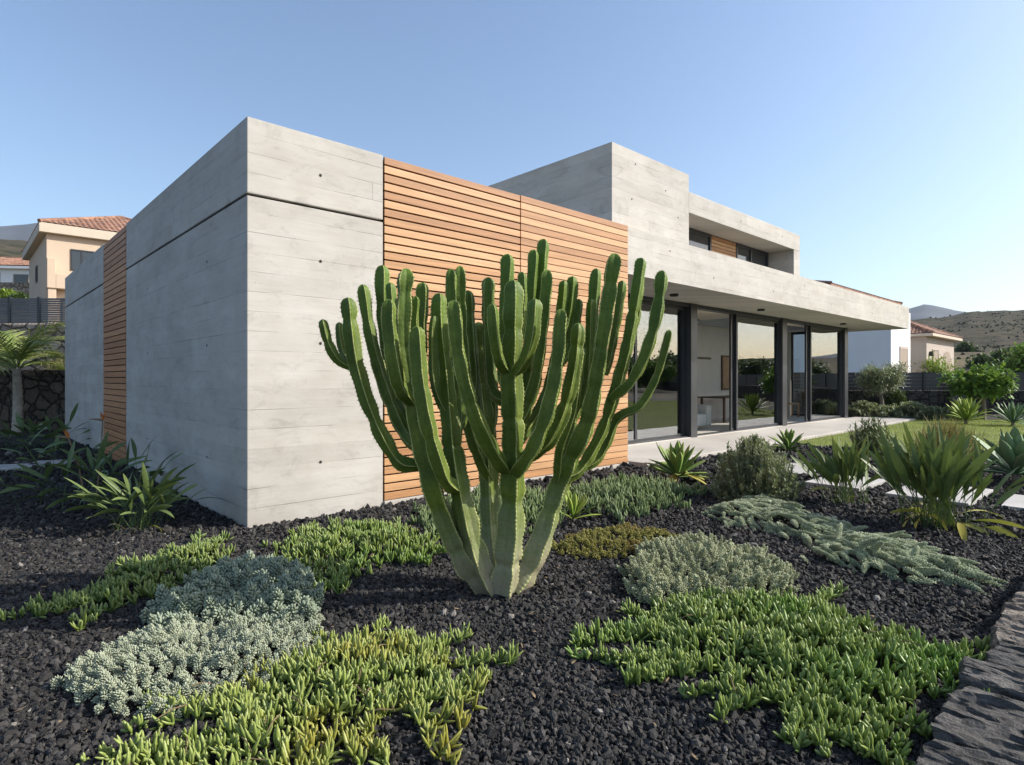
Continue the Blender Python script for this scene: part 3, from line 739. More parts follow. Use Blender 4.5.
M['tail']=m_leaf('silver_tails',(.29,.335,.205),(.46,.495,.32),(.17,.21,.12),.6,.05,1.3,.2)
M['moss']=m_leaf('olive_stonecrop',(.215,.20,.04),(.32,.29,.075),(.11,.125,.028),.5,.12,1.4,.3,(.27,.15,.05))
M['twig']=m_plain('dry_stalk',(.16,.11,.06),.8,.25,20)
M['dead']=m_plain('dry_leaf',(.33,.19,.08),.7,.25,20)
def mound(P,poly,hmax,wid):
    return hmax*np.clip(edged(P,poly)/wid,0,1)**.7
def finger_mat(name,label,poly,mat,step,L,W,hmax,spread=(.35,1.25),nl=(4,7),runners=(),twigs=0,flop=.0):
    poly0=poly; poly=rough_poly(poly,.13); P=scatter(poly,step,1.0)
    lumpy=.65+.7*np.array([mnoise.noise(Vector((p[0]*4.5,p[1]*4.5,3.1))) for p in P])
    keep=RNG.uniform(0,1,len(P))<np.clip(.75+lumpy*.6-.35,.25,1)*np.clip(.35+edged(P,poly)/.14,0,1); P=P[keep]; lumpy=lumpy[keep]
    Z=mound(P,poly,hmax,.28)*np.clip(lumpy,.25,1.3)*RNG.uniform(.75,1.15,len(P))+.008
    auto=[]
    for q_ in range(int(len(poly)*.22)):
        e_=np.array(poly[RNG.integers(len(poly))]); c_=np.mean(np.array(poly),0); v_=unit(e_-c_)+RNG.normal(0,.45,2); l_=RNG.uniform(.06,.26)
        auto.append((tuple(e_-v_*.08),tuple(e_+v_*l_)))
    for (ax,ay),(bx,by) in list(runners)+auto:
        n=max(3,int(math.hypot(bx-ax,by-ay)/(step*.62))); u=np.linspace(0,1,n)
        wob=np.cumsum(RNG.normal(0,.008,n))
        R=np.c_[ax+(bx-ax)*u+wob,ay+(by-ay)*u+wob*.6]+RNG.normal(0,.008,(n,2))
        P=np.vstack([P,R]); Z=np.r_[Z,RNG.uniform(.008,.025,n)]
    mb=MB(); B=[];D=[];LL=[]; SB=[];SD=[];SL=[]
    cen=np.mean(np.array(poly),0)
    for p,z in zip(P,Z):
        out=np.array([*(p-cen),0]); out=out/(np.linalg.norm(out)+1e-6)
        axis=unit(np.array([0,0,1.])+RNG.normal(0,.42,3)*np.array([1,1,.2])+out*flop*(.4 if z>.05 else 1))
        n=RNG.integers(*nl); a0=RNG.uniform(0,6.28); sc=RNG.uniform(.55,1.3)
        s=unit(np.cross(axis,[.3,.9,.1])); bb=np.cross(axis,s)
        for i in range(n):
            ph2=a0+i*2.4+RNG.normal(0,.25); el=RNG.uniform(*spread)
            hgt=i/n*L*.42*sc
            B.append(np.array([p[0],p[1],z])+axis*(hgt)); el=min(1.5,el+i*.07)
            D.append((math.cos(ph2)*s+math.sin(ph2)*bb)*math.cos(el)+axis*math.sin(el)); LL.append(L*sc*RNG.uniform(.75,1.15))
        SB.append((p[0],p[1],-.005)); SD.append((axis[0]*.2,axis[1]*.2,1)); SL.append(z+.03)
    LL=np.array(LL)
    leaves(mb,B,D,(0,0.05,1),LL,W*RNG.uniform(.85,1.2,len(LL)),W*.82,RNG.uniform(-.65,-.1,len(LL)),P_FING,F5,True)
    leaves(mb,SB,SD,(0,1,.1),SL,.005,.005,0.,[(0,1),(1,1)],F4,True)
    loc=(float(cen[0]),float(cen[1]),0)
    root=thing(name,loc,label,'ground cover','succulent mats on the lava gravel')
    f=mb.build('foliage',M[mat],root,smooth=True); f.data.transform(Matrix.Translation((-loc[0],-loc[1],0)))
    if twigs:
        tb=MB()
        for i in range(twigs):
            p=P[RNG.integers(len(P))]; z=mound(p[None],poly,hmax,.28)[0]; a=RNG.uniform(0,6.28); l=RNG.uniform(.05,.14)
            q=np.array([p[0]-loc[0],p[1]-loc[1],z+.035]); e=np.array([math.cos(a)*l,math.sin(a)*l,RNG.uniform(-.02,.02)])
            tb.tube([q,q+e*.5+np.array([0,0,.01]),q+e],[.0028,.0026,.0018],5)
        o_=tb.build('dry_stalk',M['twig'],root); o_['kind']='stuff'
    return root
def rosette_mat(name,label,poly,mat,step,stem,rad,hmax,tails=False,leafl=.014,flowdir=None,wid=.2):
    """short fleshy stems set densely with small leaflets"""
    poly=rough_poly(poly,.12); P=scatter(poly,step,1.0); P=P[RNG.uniform(0,1,len(P))<np.clip(.4+edged(P,poly)/.12,0,.94)]
    lumpy=.7+.7*np.array([mnoise.noise(Vector((p[0]*5,p[1]*5,7.7))) for p in P])
    Z=mound(P,poly,hmax,wid)*np.clip(lumpy,.2,1.3)+.012
    cen=np.mean(np.array(poly),0); mb=MB(); B=[];D=[];U_=[];LL=[]
    for p,z in zip(P,Z):
        out=np.array([*(p-cen),0.]); out=out/(np.linalg.norm(out)+1e-6)
        if flowdir is not None: out=unit(out*.5+np.array([*flowdir,0]))
        if tails:
            ax=unit(out*1.0+RNG.normal(0,.45,3)*np.array([1,1,0])+np.array([0,0,RNG.uniform(-.05,.4)]))
        else: ax=unit(np.array([0,0,1.1])+RNG.normal(0,.42,3)+out*.4); 
        ax[2]=max(ax[2],-.02); st=stem*RNG.uniform(.5,1.5); sc=RNG.uniform(.7,1.25)
        n=max(10,int(st/leafl*(7.5 if tails else 8.5)))
        s=unit(np.cross(ax,[.31,.2,.93])); bb=np.cross(ax,s); i=np.arange(n)
        u=(i+.5)/n; ang=i*2.39996+RNG.uniform(0,6.28)
        el=.25+.95*np.clip((u-.72)/.28,0,1)**1.3+RNG.normal(0,.1,n)
        droop=-.25*st*u*u if tails else 0*u
        rr=rad*(.35+.1*RNG.normal(size=n))*sc
        rad_d=np.cos(ang)[:,None]*s+np.sin(ang)[:,None]*bb
        b_=np.array([p[0],p[1],z])+ax*(st*u)[:,None]+rad_d*(rr*.35)[:,None]; b_[:,2]+=droop
        b_[:,2]=np.maximum(b_[:,2],.006)
        B.append(b_); D.append(rad_d*np.cos(el)[:,None]+ax*np.sin(el)[:,None]); U_.append(np.broadcast_to(ax,(n,3)))
        LL.append(leafl*sc*(1.15-.35*u)*RNG.uniform(.85,1.15,n)*rad/.016)
    B=np.concatenate(B);D=np.concatenate(D);U_=np.concatenate(U_);LL=np.concatenate(LL)
    leaves(mb,B,D,U_,LL*1.25,LL*.33,LL*.25,-.45,P_LEAFLET,F4,True)
    loc=(float(cen[0]),float(cen[1]),0)
    root=thing(name,loc,label,'ground cover','succulent mats on the lava gravel')
    f=mb.build('foliage',M[mat],root,smooth=True); f.data.transform(Matrix.Translation((-loc[0],-loc[1],0)))
    return root
def run_px(*segs): return [(gp(a,b,.02)[:2],gp(c,d,.02)[:2]) for a,b,c,d in segs]
# front, yellow green
finger_mat('succulent_mat','yellow green finger leaved mat in the left foreground with runners to the right',
    poly_px([(300,652),(352,640),(400,632),(452,652),(452,690),(408,700),(378,728),(330,752),(300,800),(230,800),(165,778),(150,752),(205,735),(222,705),(262,680)],.05),'f_lime',.040,.066,.0080,.085,spread=(.2,1.3),
    runners=run_px((300,775,165,800),(210,742,105,756),(215,718,160,706),(440,668,520,659),(440,690,476,696),(405,705,460,762),(370,735,390,775),(440,650,462,640),(330,750,300,790)),twigs=40,flop=.35)
rosette_mat('succulent_mat','whitish grey mat of tiny rosettes between the blue mat and the yellow green mat',
    poly_px([(80,658),(140,630),(240,618),(322,616),(326,652),(285,674),(228,700),(160,716),(80,702),(58,680)],.05),'white',.036,.045,.020,.075,leafl=.011)
rosette_mat('succulent_mat','blue grey mat of feathery rosettes at the left of the cactus',
    poly_px([(190,590),(215,570),(262,562),(310,578),(322,600),(318,622),(245,622),(160,632),(150,612)],.05),'blue',.046,.08,.026,.085,leafl=.018)
finger_mat('succulent_mat','dark green finger leaved mat at the far left below the concrete wall',
    poly_px([(88,588),(112,572),(155,558),(205,546),(236,554),(205,580),(176,596),(130,604),(95,610),(78,602)],.04),'f_dark',.048,.064,.0085,.12,twigs=6,flop=.2)
finger_mat('succulent_mat','fresh green upright mat in front of the concrete wall corner',
    poly_px([(268,555),(300,535),(345,527),(395,528),(432,540),(438,556),(400,560),(365,572),(335,590),(310,582),(285,570)],.04),'f_green',.050,.068,.0088,.12,spread=(.6,1.4),twigs=6,flop=.2)
finger_mat('succulent_mat','bright green upright finger leaved mat in the right foreground',
    poly_px([(640,620),(680,598),(740,594),(800,600),(850,618),(905,640),(955,655),(945,685),(905,705),(890,745),(850,735),(810,722),(770,700),(715,668),(668,660),(640,640)],.05),'f_green',.039,.064,.0092,.10,spread=(.3,1.35),
    runners=run_px((670,640,612,634),(680,655,625,660),(715,668,640,680),(745,690,690,695),(775,700,728,712),(800,715,782,745),(880,740,905,765),(945,668,962,660)),twigs=12,flop=.3)
rosette_mat('succulent_mat','silvery mat directly behind the bright green mat in the right foreground',
    poly_px([(625,575),(640,552),(680,542),(730,550),(775,562),(800,578),(790,594),(740,602),(690,606),(640,603)],.05),'silver',.042,.07,.021,.12,leafl=.013)
rosette_mat('succulent_mat','silver trailing mat in front of the round grey shrub',
    poly_px([(700,512),(730,500),(775,500),(800,513),(842,525),(862,540),(840,548),(800,540),(762,528),(715,520)],.04),'tail',.072,.13,.026,.12,leafl=.0105,tails=True,flowdir=(.7,-.5))
rosette_mat('succulent_mat','silver trailing mat spreading to the lava stone wall at the right',
    poly_px([(795,552),(820,540),(865,534),(905,545),(950,562),(985,572),(965,582),(915,580),(880,574),(838,562)],.05),'tail',.068,.15,.027,.13,leafl=.0105,tails=True,flowdir=(.6,-.6))
rosette_mat('succulent_mat','olive yellow fine leaved stonecrop mat behind the right foot of the cactus',
    poly_px([(545,548),(580,533),(630,527),(665,533),(690,540),(655,552),(625,558),(580,560)],.03),'moss',.044,.035,.016,.06,leafl=.016)
finger_mat('succulent_mat','grey green upright mat at the foot of the slat screen right of the cactus',
    poly_px([(572,512),(560,498),(590,488),(640,484),(685,492),(680,503),(655,512),(625,518)],.03),'f_grey',.068,.10,.0095,.12,spread=(.8,1.45))
finger_mat('succulent_mat','grey green mat seen between the stems behind the cactus',
    poly_px([(420,520),(440,502),(500,496),(552,498),(560,512),(520,530),(470,540),(425,538)],.03),'f_grey',.065,.09,.009,.12,spread=(.7,1.4))

# ================================================================ leafy plants
M['strel']=m_leaf('strap_leaf',(.085,.14,.05),(.12,.17,.06),(.05,.09,.033),.5,.08,2,.3)
M['strel2']=m_leaf('strap_leaf_olive',(.10,.15,.05),(.15,.195,.065),(.055,.10,.03),.5,.10,2,.28)
M['yellow']=m_leaf('yellowing_leaf',(.34,.31,.05),(.42,.36,.08),(.27,.24,.04),.45,.2,1,.3)
M['tanleaf']=m_leaf('dead_leaf',(.42,.30,.15),(.45,.33,.16),(.3,.2,.09),.6,.15,1,.2)
M['orange']=m_plain('orange_petal',(.55,.17,.03),.5,.15,20); M['bract']=m_plain('bract',(.20,.12,.05),.5,.25,20)
M['agave_g']=m_leaf('agave_green',(.155,.245,.06),(.24,.30,.08),(.10,.185,.045),.55,.1,2,.25)
M['agave_b']=m_leaf('agave_blue',(.13,.22,.12),(.19,.27,.13),(.085,.16,.08),.55,.08,2,.25)
M['agave_l']=m_leaf('agave_lime',(.25,.35,.055),(.36,.42,.09),(.17,.27,.04),.55,.18,2,.25)
M['shrub']=m_leaf('grey_shrub',(.29,.31,.19),(.40,.41,.28),(.20,.225,.125),.65,.25,1.5,.15)
M['olive_l']=m_leaf('olive_leaf',(.28,.31,.18),(.34,.36,.23),(.19,.22,.12),.5,.15,1,.3)
M['spurge']=m_leaf('spurge_leaf',(.18,.225,.10),(.25,.285,.15),(.12,.16,.07),.6,.1,1,.3)
M['ochre']=m_leaf('ochre_grass',(.30,.25,.09),(.40,.33,.15),(.19,.17,.06),.7,.2,1,.2)
M['tree_l']=m_leaf('broad_leaf',(.12,.235,.035),(.17,.28,.05),(.06,.14,.022),.55,.25,1,.25)
M['bush_d']=m_leaf('dark_bush_leaf',(.07,.12,.03),(.11,.16,.045),(.035,.07,.018),.5,.15,1,.3)
M['palm_l']=m_leaf('palm_leaflet',(.22,.28,.07),(.32,.34,.11),(.14,.20,.045),.4,.2,1,.4)
M['gstem']=m_plain('green_stem',(.17,.18,.10),.8,.25,20)
M['bark']=m_plain('bark',(.20,.165,.13),.85,.3,7,.01); M['pbark']=m_plain('palm_bark',(.40,.35,.28),.85,.3,9,.01)

def strap_clump(loc,label,n,h,spread,wid,mat,el=(.75,1.5),yellow=0,dead=0,name='strap_leaved_plant',group=None,dx=.1,flowers=(),blade=P_STREL,bend=(.1,.9)):
    root=thing(name,loc,label,'plant',group)
    def batch(nm,mt,n,lo,hi,hh,bd,ww=wid,az=None):
        mb=MB(); b=np.c_[RNG.normal(0,dx,(n,2)),np.zeros(n)]
        az_=RNG.uniform(0,6.28,n) if az is None else RNG.uniform(*az,n)
        d=sph(n,lo,hi,az_); L=RNG.uniform(.62,1.08,n)*hh
        leaves(mb,b,d,(0,0,1),L,RNG.uniform(.75,1.2,n)*ww,ww*.9,RNG.uniform(bd[0],bd[1],n),blade,VSEC,False,uexp=2.6,tw=RNG.normal(0,1.0,n))
        mb.build(nm,M[mt],root,smooth=True)
    batch('foliage',mat,n,el[0],el[1],h,bend)
    if yellow: batch('yellow_leaves','yellow',yellow,.35,.8,h*.75,(.6,1.5))
    if dead: batch('dry_leaves','tanleaf',dead,.2,.6,h*.45,(1.0,2.0),wid*.6)
    for fx,fy,fz in flowers:
        st=MB(); p0=np.array([fx*.3,fy*.3,0]); p1=np.array([fx,fy,fz])
        st.tube([p0,(p0+p1)/2+np.array([.02,0,.05]),p1],[.009,.008,.007],6)
        leaves(st,[p1],[(-1,.2,.12)],(0,0,1),.19,.016,.016,0.1,[(0,1),(.4,.8),(1,.05)],F4,True)
        fl=st.build('flower_stalk',M['bract'],root)
        fb=MB(); m_=5; leaves(fb,np.tile(p1,(m_,1)),np.c_[RNG.uniform(-.6,.3,m_),RNG.uniform(-.2,.2,m_),RNG.uniform(.7,1.2,m_)],(0,1,.1),RNG.uniform(.08,.13,m_),.014,.006,.2,[(0,.5),(.4,1),(1,.05)],VSEC,False)
        f2=fb.build('flower',M['orange'],fl)
    return root
G1='strap leaved clumps along the shaded wall'
strap_clump(gp(140,528),'sunlit strap leaved clump with curled dry leaves at the shadow edge of the concrete wall',70,.72,0,.024,'strel2',el=(.85,1.53),blade=P_MID,yellow=2,dead=7,group=G1,bend=(.2,1.5),dx=.09,name='bird_of_paradise_plant')
strap_clump(gp(93,503),'dark shaded bird of paradise clump with orange flowers beside the side slat strip',56,.86,0,.028,'strel',el=(.5,1.45),group=G1,bend=(.2,1.4),dx=.26,flowers=((-.35,.1,.72),(-.2,.45,.9)),name='bird_of_paradise_plant')
strap_clump(hw(.0-.9,8.9),'dark shaded strap leaved clump at the far end of the side wall by the palm',60,1.0,0,.036,'strel',el=(.4,1.4),group=G1,bend=(.2,1.4),dx=.32,name='bird_of_paradise_plant')
strap_clump(gp(53,470),'dark low strap leaved clump between the flowering clump and the palm',26,.8,0,.032,'strel',el=(.4,1.2),group=G1,bend=(.3,1.3),dx=.3,name='bird_of_paradise_plant')
strap_clump(gp(845,503),'smaller strap leaved clump before the stepping stones, right of the round grey shrub',80,.76,0,.030,'strel2',el=(.9,1.55),dx=.085,bend=(.0,.7),blade=P_MID,yellow=2,name='bird_of_paradise_plant')
strap_clump(gp(935,526),'largest strap leaved clump with yellowing outer leaves near the right edge',150,.95,0,.032,'strel2',el=(.88,1.55),dx=.12,bend=(.0,.6),blade=P_MID,yellow=12,name='bird_of_paradise_plant')

def agave(loc,label,n,L,W,mat,el=(.1,1.45),bend=(-.5,.25),stem=.0,yellow=0,name='agave',group='soft agave rosettes'):
    root=thing(name,loc,label,'agave',group)
    i=np.arange(n); u=(i+.5)/n; az=i*2.39996+RNG.normal(0,.12,n)
    e=el[0]+(el[1]-el[0])*u**.85+RNG.normal(0,.06,n)
    d=np.stack([np.cos(az)*np.cos(e),np.sin(az)*np.cos(e),np.sin(e)],1)
    b=np.c_[d[:,:2]*.03*L/.5,stem+.02+.16*L*u]
    mb=MB(); LL=L*(1.0-.38*np.abs(u-.35))*RNG.uniform(.88,1.08,n)
    leaves(mb,b,d,(0,0,1),LL,W*(1-.25*u),W*.55,RNG.uniform(bend[0],bend[1],n)+.35*(1-u),P_AGAVE,ASEC,True,uexp=2.2)
    mb.build('foliage',M[mat],root,smooth=True)
    if yellow:
        mb=MB(); az=RNG.uniform(0,6.28,yellow); d=sph(yellow,-.1,.2,az)
        leaves(mb,np.c_[d[:,:2]*.03,np.full(yellow,stem+.07)],d,(0,0,1),L*.8,W*.8,W*.2,.5,P_AGAVE,ASEC,True)
        mb.build('yellow_leaves',M['yellow'],root,smooth=True)
    if stem>.05:
        mb=MB(); mb.tube([(0,0,-.02),(0,0,stem+.08)],[.05,.04],10); mb.build('stem',M['bark'],root)
    return root
agave(gp(677,483),'fleshy green agave rosette with yellow lower leaves beside the slat screen end',34,.50,.058,'agave_g',stem=.06,yellow=5)
agave(gp(788,453),'small green agave rosette at the terrace edge behind the round grey shrub',22,.42,.055,'agave_g',stem=.04)
agave(gp(573,521),'young lime green agave between the cactus foot and the olive mat',14,.30,.030,'agave_l',el=(.2,1.45))
agave(gp(1016,484),'big bluish agave rosette cut by the right picture edge',30,.66,.085,'agave_b',el=(.15,1.4),stem=.1)
agave((*gp(966,425)[:2],0),'bright spiky agave across the lawn, left of the small broad leaved tree',46,.74,.058,'agave_l',el=(.05,1.45),stem=.12)
agave((*gp(1013,427)[:2],0),'dull green spiky agave in the far bed right of the small tree',42,.66,.045,'agave_b',el=(.05,1.45),stem=.1)

# dense shrubs: many upright leafy stems
def stem_shrub(loc,label,rx,h,n,mat,leafl,leafw,per,name='shrub',el=(.5,1.5),group=None,cat='shrub',lsp=(.25,.9),bend=.2):
    root=thing(name,loc,label,cat,group)
    az=RNG.uniform(0,6.28,n); e=el[0]+(el[1]-el[0])*RNG.uniform(0,1,n)**.8
    d=np.stack([np.cos(az)*np.cos(e),np.sin(az)*np.cos(e),np.sin(e)],1)
    tip=d*np.array([rx,rx,h])/np.linalg.norm(d*np.array([1,1,1]),axis=1)[:,None]*RNG.uniform(.72,1.08,n)[:,None]
    base=np.c_[tip[:,:2]*.30,np.zeros(n)]
    sb=MB(); lb=MB(); B=[];D=[]
    for b,t_ in zip(base,tip):
        mid=(b+t_)/2+np.array([*(t_[:2]-b[:2])*.22,-.02*h]); P=catmull([b,mid,t_],h/6)
        sb.tube(P,np.linspace(.005,.0025,len(P))*max(1,h/.8),4,False)
        u=RNG.uniform(.12,1.0,per); k=np.clip((u*(len(P)-1)).astype(int),0,len(P)-2); f=u*(len(P)-1)-k
        p=P[k]*(1-f[:,None])+P[k+1]*f[:,None]; ax=unit(P[k+1]-P[k])
        rd=unit(np.cross(ax,RNG.normal(size=(per,3)))); el2=RNG.uniform(*lsp,per)
        B.append(p); D.append(rd*np.cos(el2)[:,None]+ax*np.sin(el2)[:,None])
    B=np.concatenate(B);D=np.concatenate(D);N=len(B)
    leaves(lb,B,D,(0,.1,1),RNG.uniform(.7,1.25,N)*leafl,leafw,leafw*.25,RNG.uniform(-.3,.4,N)*bend*3,P_BLADE,[(-1,.4),(0,0),(1,.4)],False)
    sb.build('stem',M['gstem'],root); lb.build('foliage',M[mat],root)
    return root
stem_shrub(gp(755,500),'round grey green lavender like shrub before the terrace',.52,.70,620,'shrub',.044,.0085,46,el=(.0,1.57),lsp=(.4,1.1))
stem_shrub(gp(872,458),'grey green spurge bush at the edge of the lawn behind the smaller strap leaved clump',.46,.68,90,'spurge',.085,.008,46,el=(.45,1.5),lsp=(.3,1.0))
stem_shrub(gp(948,462),'dry ochre grass tuft behind the largest strap leaved clump',.62,.62,260,'ochre',.20,.004,12,name='ornamental_grass',cat='ornamental grass',el=(.3,1.5),lsp=(.8,1.4))
GB='low shrubs in the bed at the end of the terrace'
for px,py,rx,h,lb in ((862,412,.7,.55,'low grey green shrub at the corner of the glass house'),(887,414,.85,.42,'low grey shrub below the olive tree'),(912,417,.8,.55,'low pale shrub at the end of the terrace slab'),(935,420,.6,.4,'small dull shrub between the terrace end and the bright spiky agave')):
    y=20.2+(935-px)*.012; x=(px-CX)/F*y; stem_shrub((x,y,0),lb,rx,h,200,'shrub',.11,.022,36,group=GB,el=(.15,1.5))
for px,py,rx,h,lb in ((925,405,.5,1.0,'dark upright shrub against the dark wall right of the olive tree'),(990,423,.8,.42,'low dark shrub around the foot of the small tree')):
    x,y,_=gp(px,py if py>410 else 418); stem_shrub((x,y+1.6,0),lb,rx,h,120,'bush_d',.11,.02,26,el=(.3,1.5))

# ---------------------------------------------------------------- trees
def tree(loc,label,h,crown_r,crown_z,trunk_r,mat,leafl,leafw,nleaf,name='tree',fork=.35,nb=7,seed=1,group=None,squash=.7,cat='tree',lean=(0,0)):
    rs=np.random.default_rng(seed); root=thing(name,loc,label,cat,group); tb=MB(); tips=[]
    top=np.array([lean[0],lean[1],h*fork])
    tb.tube(catmull([(0,0,-.1),(lean[0]*.3+.03*h,.02*h,h*fork*.5),tuple(top)],h*.05),np.linspace(trunk_r*1.25,trunk_r*.8,len(catmull([(0,0,-.1),(lean[0]*.3+.03*h,.02*h,h*fork*.5),tuple(top)],h*.05))),10)
    for i in range(nb):
        az=i*2.4+rs.uniform(-.4,.4); el=rs.uniform(.25,1.3)
        d=np.array([math.cos(az)*math.cos(el),math.sin(az)*math.cos(el),math.sin(el)*squash])
        e=np.array([lean[0],lean[1],crown_z])+d*crown_r*rs.uniform(.55,.95); m=(top+e)/2+np.array([*(d[:2]*crown_r*.15),-.05*h])
        P=catmull([top,m,e],h*.06); tb.tube(P,np.linspace(trunk_r*.6,trunk_r*.12,len(P)),6,False)
        for j in range(5):
            u=rs.uniform(.4,1); p=P[int(u*(len(P)-1))]
            e2=p+unit(rs.normal(size=3)+d*1.1)*crown_r*rs.uniform(.22,.5)*np.array([1,1,.8])
            tb.tube([p,(p+e2)/2+rs.normal(0,.02*h,3),e2],[trunk_r*.16,trunk_r*.1,trunk_r*.05],5,False); tips+= [e2,(p+e2)/2]
    tips=np.array(tips); per=nleaf//len(tips); cl=np.repeat(tips,per,0); N=len(cl)
    B=cl+rs.normal(0,crown_r*.13,(N,3))*np.array([1,1,.75]); D=unit(unit(B-cl)+rs.normal(0,.7,(N,3))+np.array([0,0,.15]))
    lb=MB(); leaves(lb,B,D,(.1,.05,1),rs.uniform(.7,1.25,N)*leafl,leafw,leafw*.3,rs.uniform(-.2,.7,N),[(0,.15),(.35,.9),(.65,1),(1,.03)],[(-1,.3),(0,0),(1,.3)],False)
    tb.build('trunk',M['bark'],root,smooth=True); lb.build('crown',M[mat],root)
    return root
y=21.9; x=(881-CX)/F*y; tree((x,y,0),'small silvery olive tree in front of the dark fence beside the glass house',1.95,.85,1.40,.07,'olive_l',.085,.014,14000,name='olive_tree',fork=.40,nb=10,seed=14,squash=.72)
x,y,_=gp(990,421); tree((x,y+.3,0),'small broad leaved tree with pale trunk in the bed behind the lawn',1.9,.95,1.2,.07,'tree_l',.17,.05,4200,name='broad_leaved_tree',fork=.45,nb=9,seed=8,squash=.5)
tree((37.5,43,0),'broad green tree beyond the fence at the right picture edge',3.2,2.2,2.1,.16,'tree_l',.3,.08,5000,name='garden_tree',seed=5,nb=8)
tree((31,45,0),'lime green bushy tree beyond the fence right of the beige house',3.2,1.8,1.9,.12,'agave_l',.35,.04,3000,name='garden_tree',seed=6,nb=8,fork=.2)
# planting on the neighbouring land to the right (seen mirrored in the glass doors)
RT=random.Random(9)
for i,(x,y,h) in enumerate(((44,14,3.0),(52,20,3.5),(49,26,2.9),(58,12,3.9),(62,24,4.6),(56,31,3.6),(70,18,4.9),(66,34,4.3),(52,7,3.4),(80,28,5.5),(45,33,2.7),(60,18,4.2),(74,26,5),(68,29,4.5),(84,21,5.6),(90,33,6),(58,38,3.6),(72,40,4.8))):
    if i<3: 
        t_=tree((x,y,0),('round dark green tree on the land right of the garden, nearest the road','tall dark green tree on the land right of the garden','dark green tree on the land right of the garden, in line with the lawn')[i],h,h*.62,h*.55,.14,'bush_d' if i!=1 else 'tree_l',.22,.07,9000,name='neighbouring_tree',seed=20+i,nb=11,fork=.12,group='trees on the land to the right'); 
        if i==0: TP=t_
        TL=[TP,t_] if i else [t_]
    else:
        copy_thing(TL[i%2],(x,y,0),RT.uniform(0,6.28),h/3.2,'dark green tree standing in the grove on the land right of the garden')

# palm
def palm(loc,label,h,n,L,seed):
    rs=np.random.default_rng(seed); root=thing('palm_tree',loc,label,'palm')
    tb=MB(); Hs=np.linspace(0,h,40); tb.tube(np.c_[.03*np.sin(Hs*2),0*Hs,Hs-.1],(.125-.035*Hs/h)*(1+.05*np.sin(Hs*45)),14); tb.build('trunk',M['pbark'],root,smooth=True)
    lb=MB(); rb=MB()
    for i in range(n):
        az=i*2.39996+rs.uniform(-.2,.2); el=1.35-1.15*((i+.5)/n)+rs.uniform(-.1,.1); l=L*rs.uniform(.85,1.1)
        hd=np.array([math.cos(az),math.sin(az),0]); u=np.linspace(0,1,24); ang=el-(1.35)*u**1.5
        du=l/23; P=np.cumsum(np.c_[np.cos(ang)[:,None]*hd[None,:2]*du,np.sin(ang)*du],0)+np.array([0,0,h-.12])
        rb.tube(P,np.linspace(.02,.004,24),5,False)
        m=64; uu=np.linspace(.12,.99,m); k=np.clip((uu*23).astype(int),0,22); p=P[k]+(P[k+1]-P[k])*(uu*23-k)[:,None]; ax=unit(P[k+1]-P[k])
        sd=unit(np.cross(ax,[0,0,1.])); nm=np.cross(sd,ax)
        for sg in (-1,1):
            d=unit(sd*sg*.9+ax*(.55+.5*uu[:,None])+nm*.25+rs.normal(0,.06,(m,3)))
            leaves(lb,p,d,nm,l*.33*np.sin(np.clip(uu*1.02,0,1)*math.pi)**.6+.03,.011,.004,rs.uniform(.2,1.0,m),P_BLADE,[(-1,.5),(0,0),(1,.5)],False)
    rb.build('frond_stalk',M['palm_l'],root); lb.build('fronds',M['palm_l'],root)
    return root
palm((-12.83,15.6,0),'small palm with pale trunk beside the far end of the concrete side wall',1.75,13,1.65,4)
# ================================================================ left boundary: dark stone wall, rubble wall, fence
def m_rubble(name,c1,c2,mort,scale,dark=.5):
    k=NT(name); o=k.obj(); d=k.N('VectorMath',{0:o,1:k.N('VectorMath',{0:k.noise(o,2.5,3).outputs['Color'],1:(.22,.22,.22)},operation='MULTIPLY').outputs[0]},operation='ADD').outputs[0]
    v1=k.N('TexVoronoi',{'Vector':d,'Scale':scale,'Randomness':.9},feature='DISTANCE_TO_EDGE'); v2=k.N('TexVoronoi',{'Vector':d,'Scale':scale,'Randomness':.9})
    rr=k.N('SeparateColor',{0:v2.outputs['Color']}).outputs[0]
    c=k.mix(rr,c1,c2); n=k.noise(o,14,5).outputs[0]; lum=k.mapr(n,.3,.7,.7,1.3)
    c=k.mix(1.0,c,k.N('CombineColor',{0:lum,1:lum,2:lum}).outputs[0],'MULTIPLY')
    c=k.mix(k.mapr(v1.outputs[0],.02,.06,1,0),c,mort)
    h=k.math('ADD',k.mapr(v1.outputs[0],0,.12,0,1),k.math('MULTIPLY',n,.3))
    return k.end(k.bsdf(c,.9,k.bump(h,1.0,.07),Specular_IOR_Level=.2))
M['rub_d']=m_rubble('dark_rubble',(.085,.068,.052),(.16,.125,.095),(.04,.034,.028),3.0)
M['rub_l']=m_rubble('light_rubble',(.23,.19,.15),(.38,.31,.25),(.11,.09,.07),2.6)
M['rub_k']=m_rubble('black_rubble',(.026,.024,.022),(.055,.05,.045),(.01,.01,.01),3.4)
M['fence_g']=m_plain('grey_fence',(.12,.125,.13),.6,.06,2); M['fence_d']=m_plain('dark_fence',(.030,.032,.036),.55,.08,2)
mb=MB(); mb.box(-30,-4,16.2,16.9,-.1,1.53)
for i in range(64):
    x=-29.8+i*.41; rock(mb,(x,16.5,1.53),(.46,.78,.16),0,i+50,5,.03)
tag(mb.build('retaining_wall',M['rub_d']),'dark stone retaining wall in the shade behind the palm','stone wall')
mb=MB(); mb.box(-34,-4,20.0,20.8,1.2,3.22); mb.build
tag(mb.build('retaining_wall',M['rub_l'],bevel=.05),'sunlit rubble stone wall below the grey fence on the left','stone wall')
mb=MB(); mb.box(-34,-4,16.9,20.0,1.2,1.5)
tag(mb.build('terrace_ground',M['soil']),kind='structure')
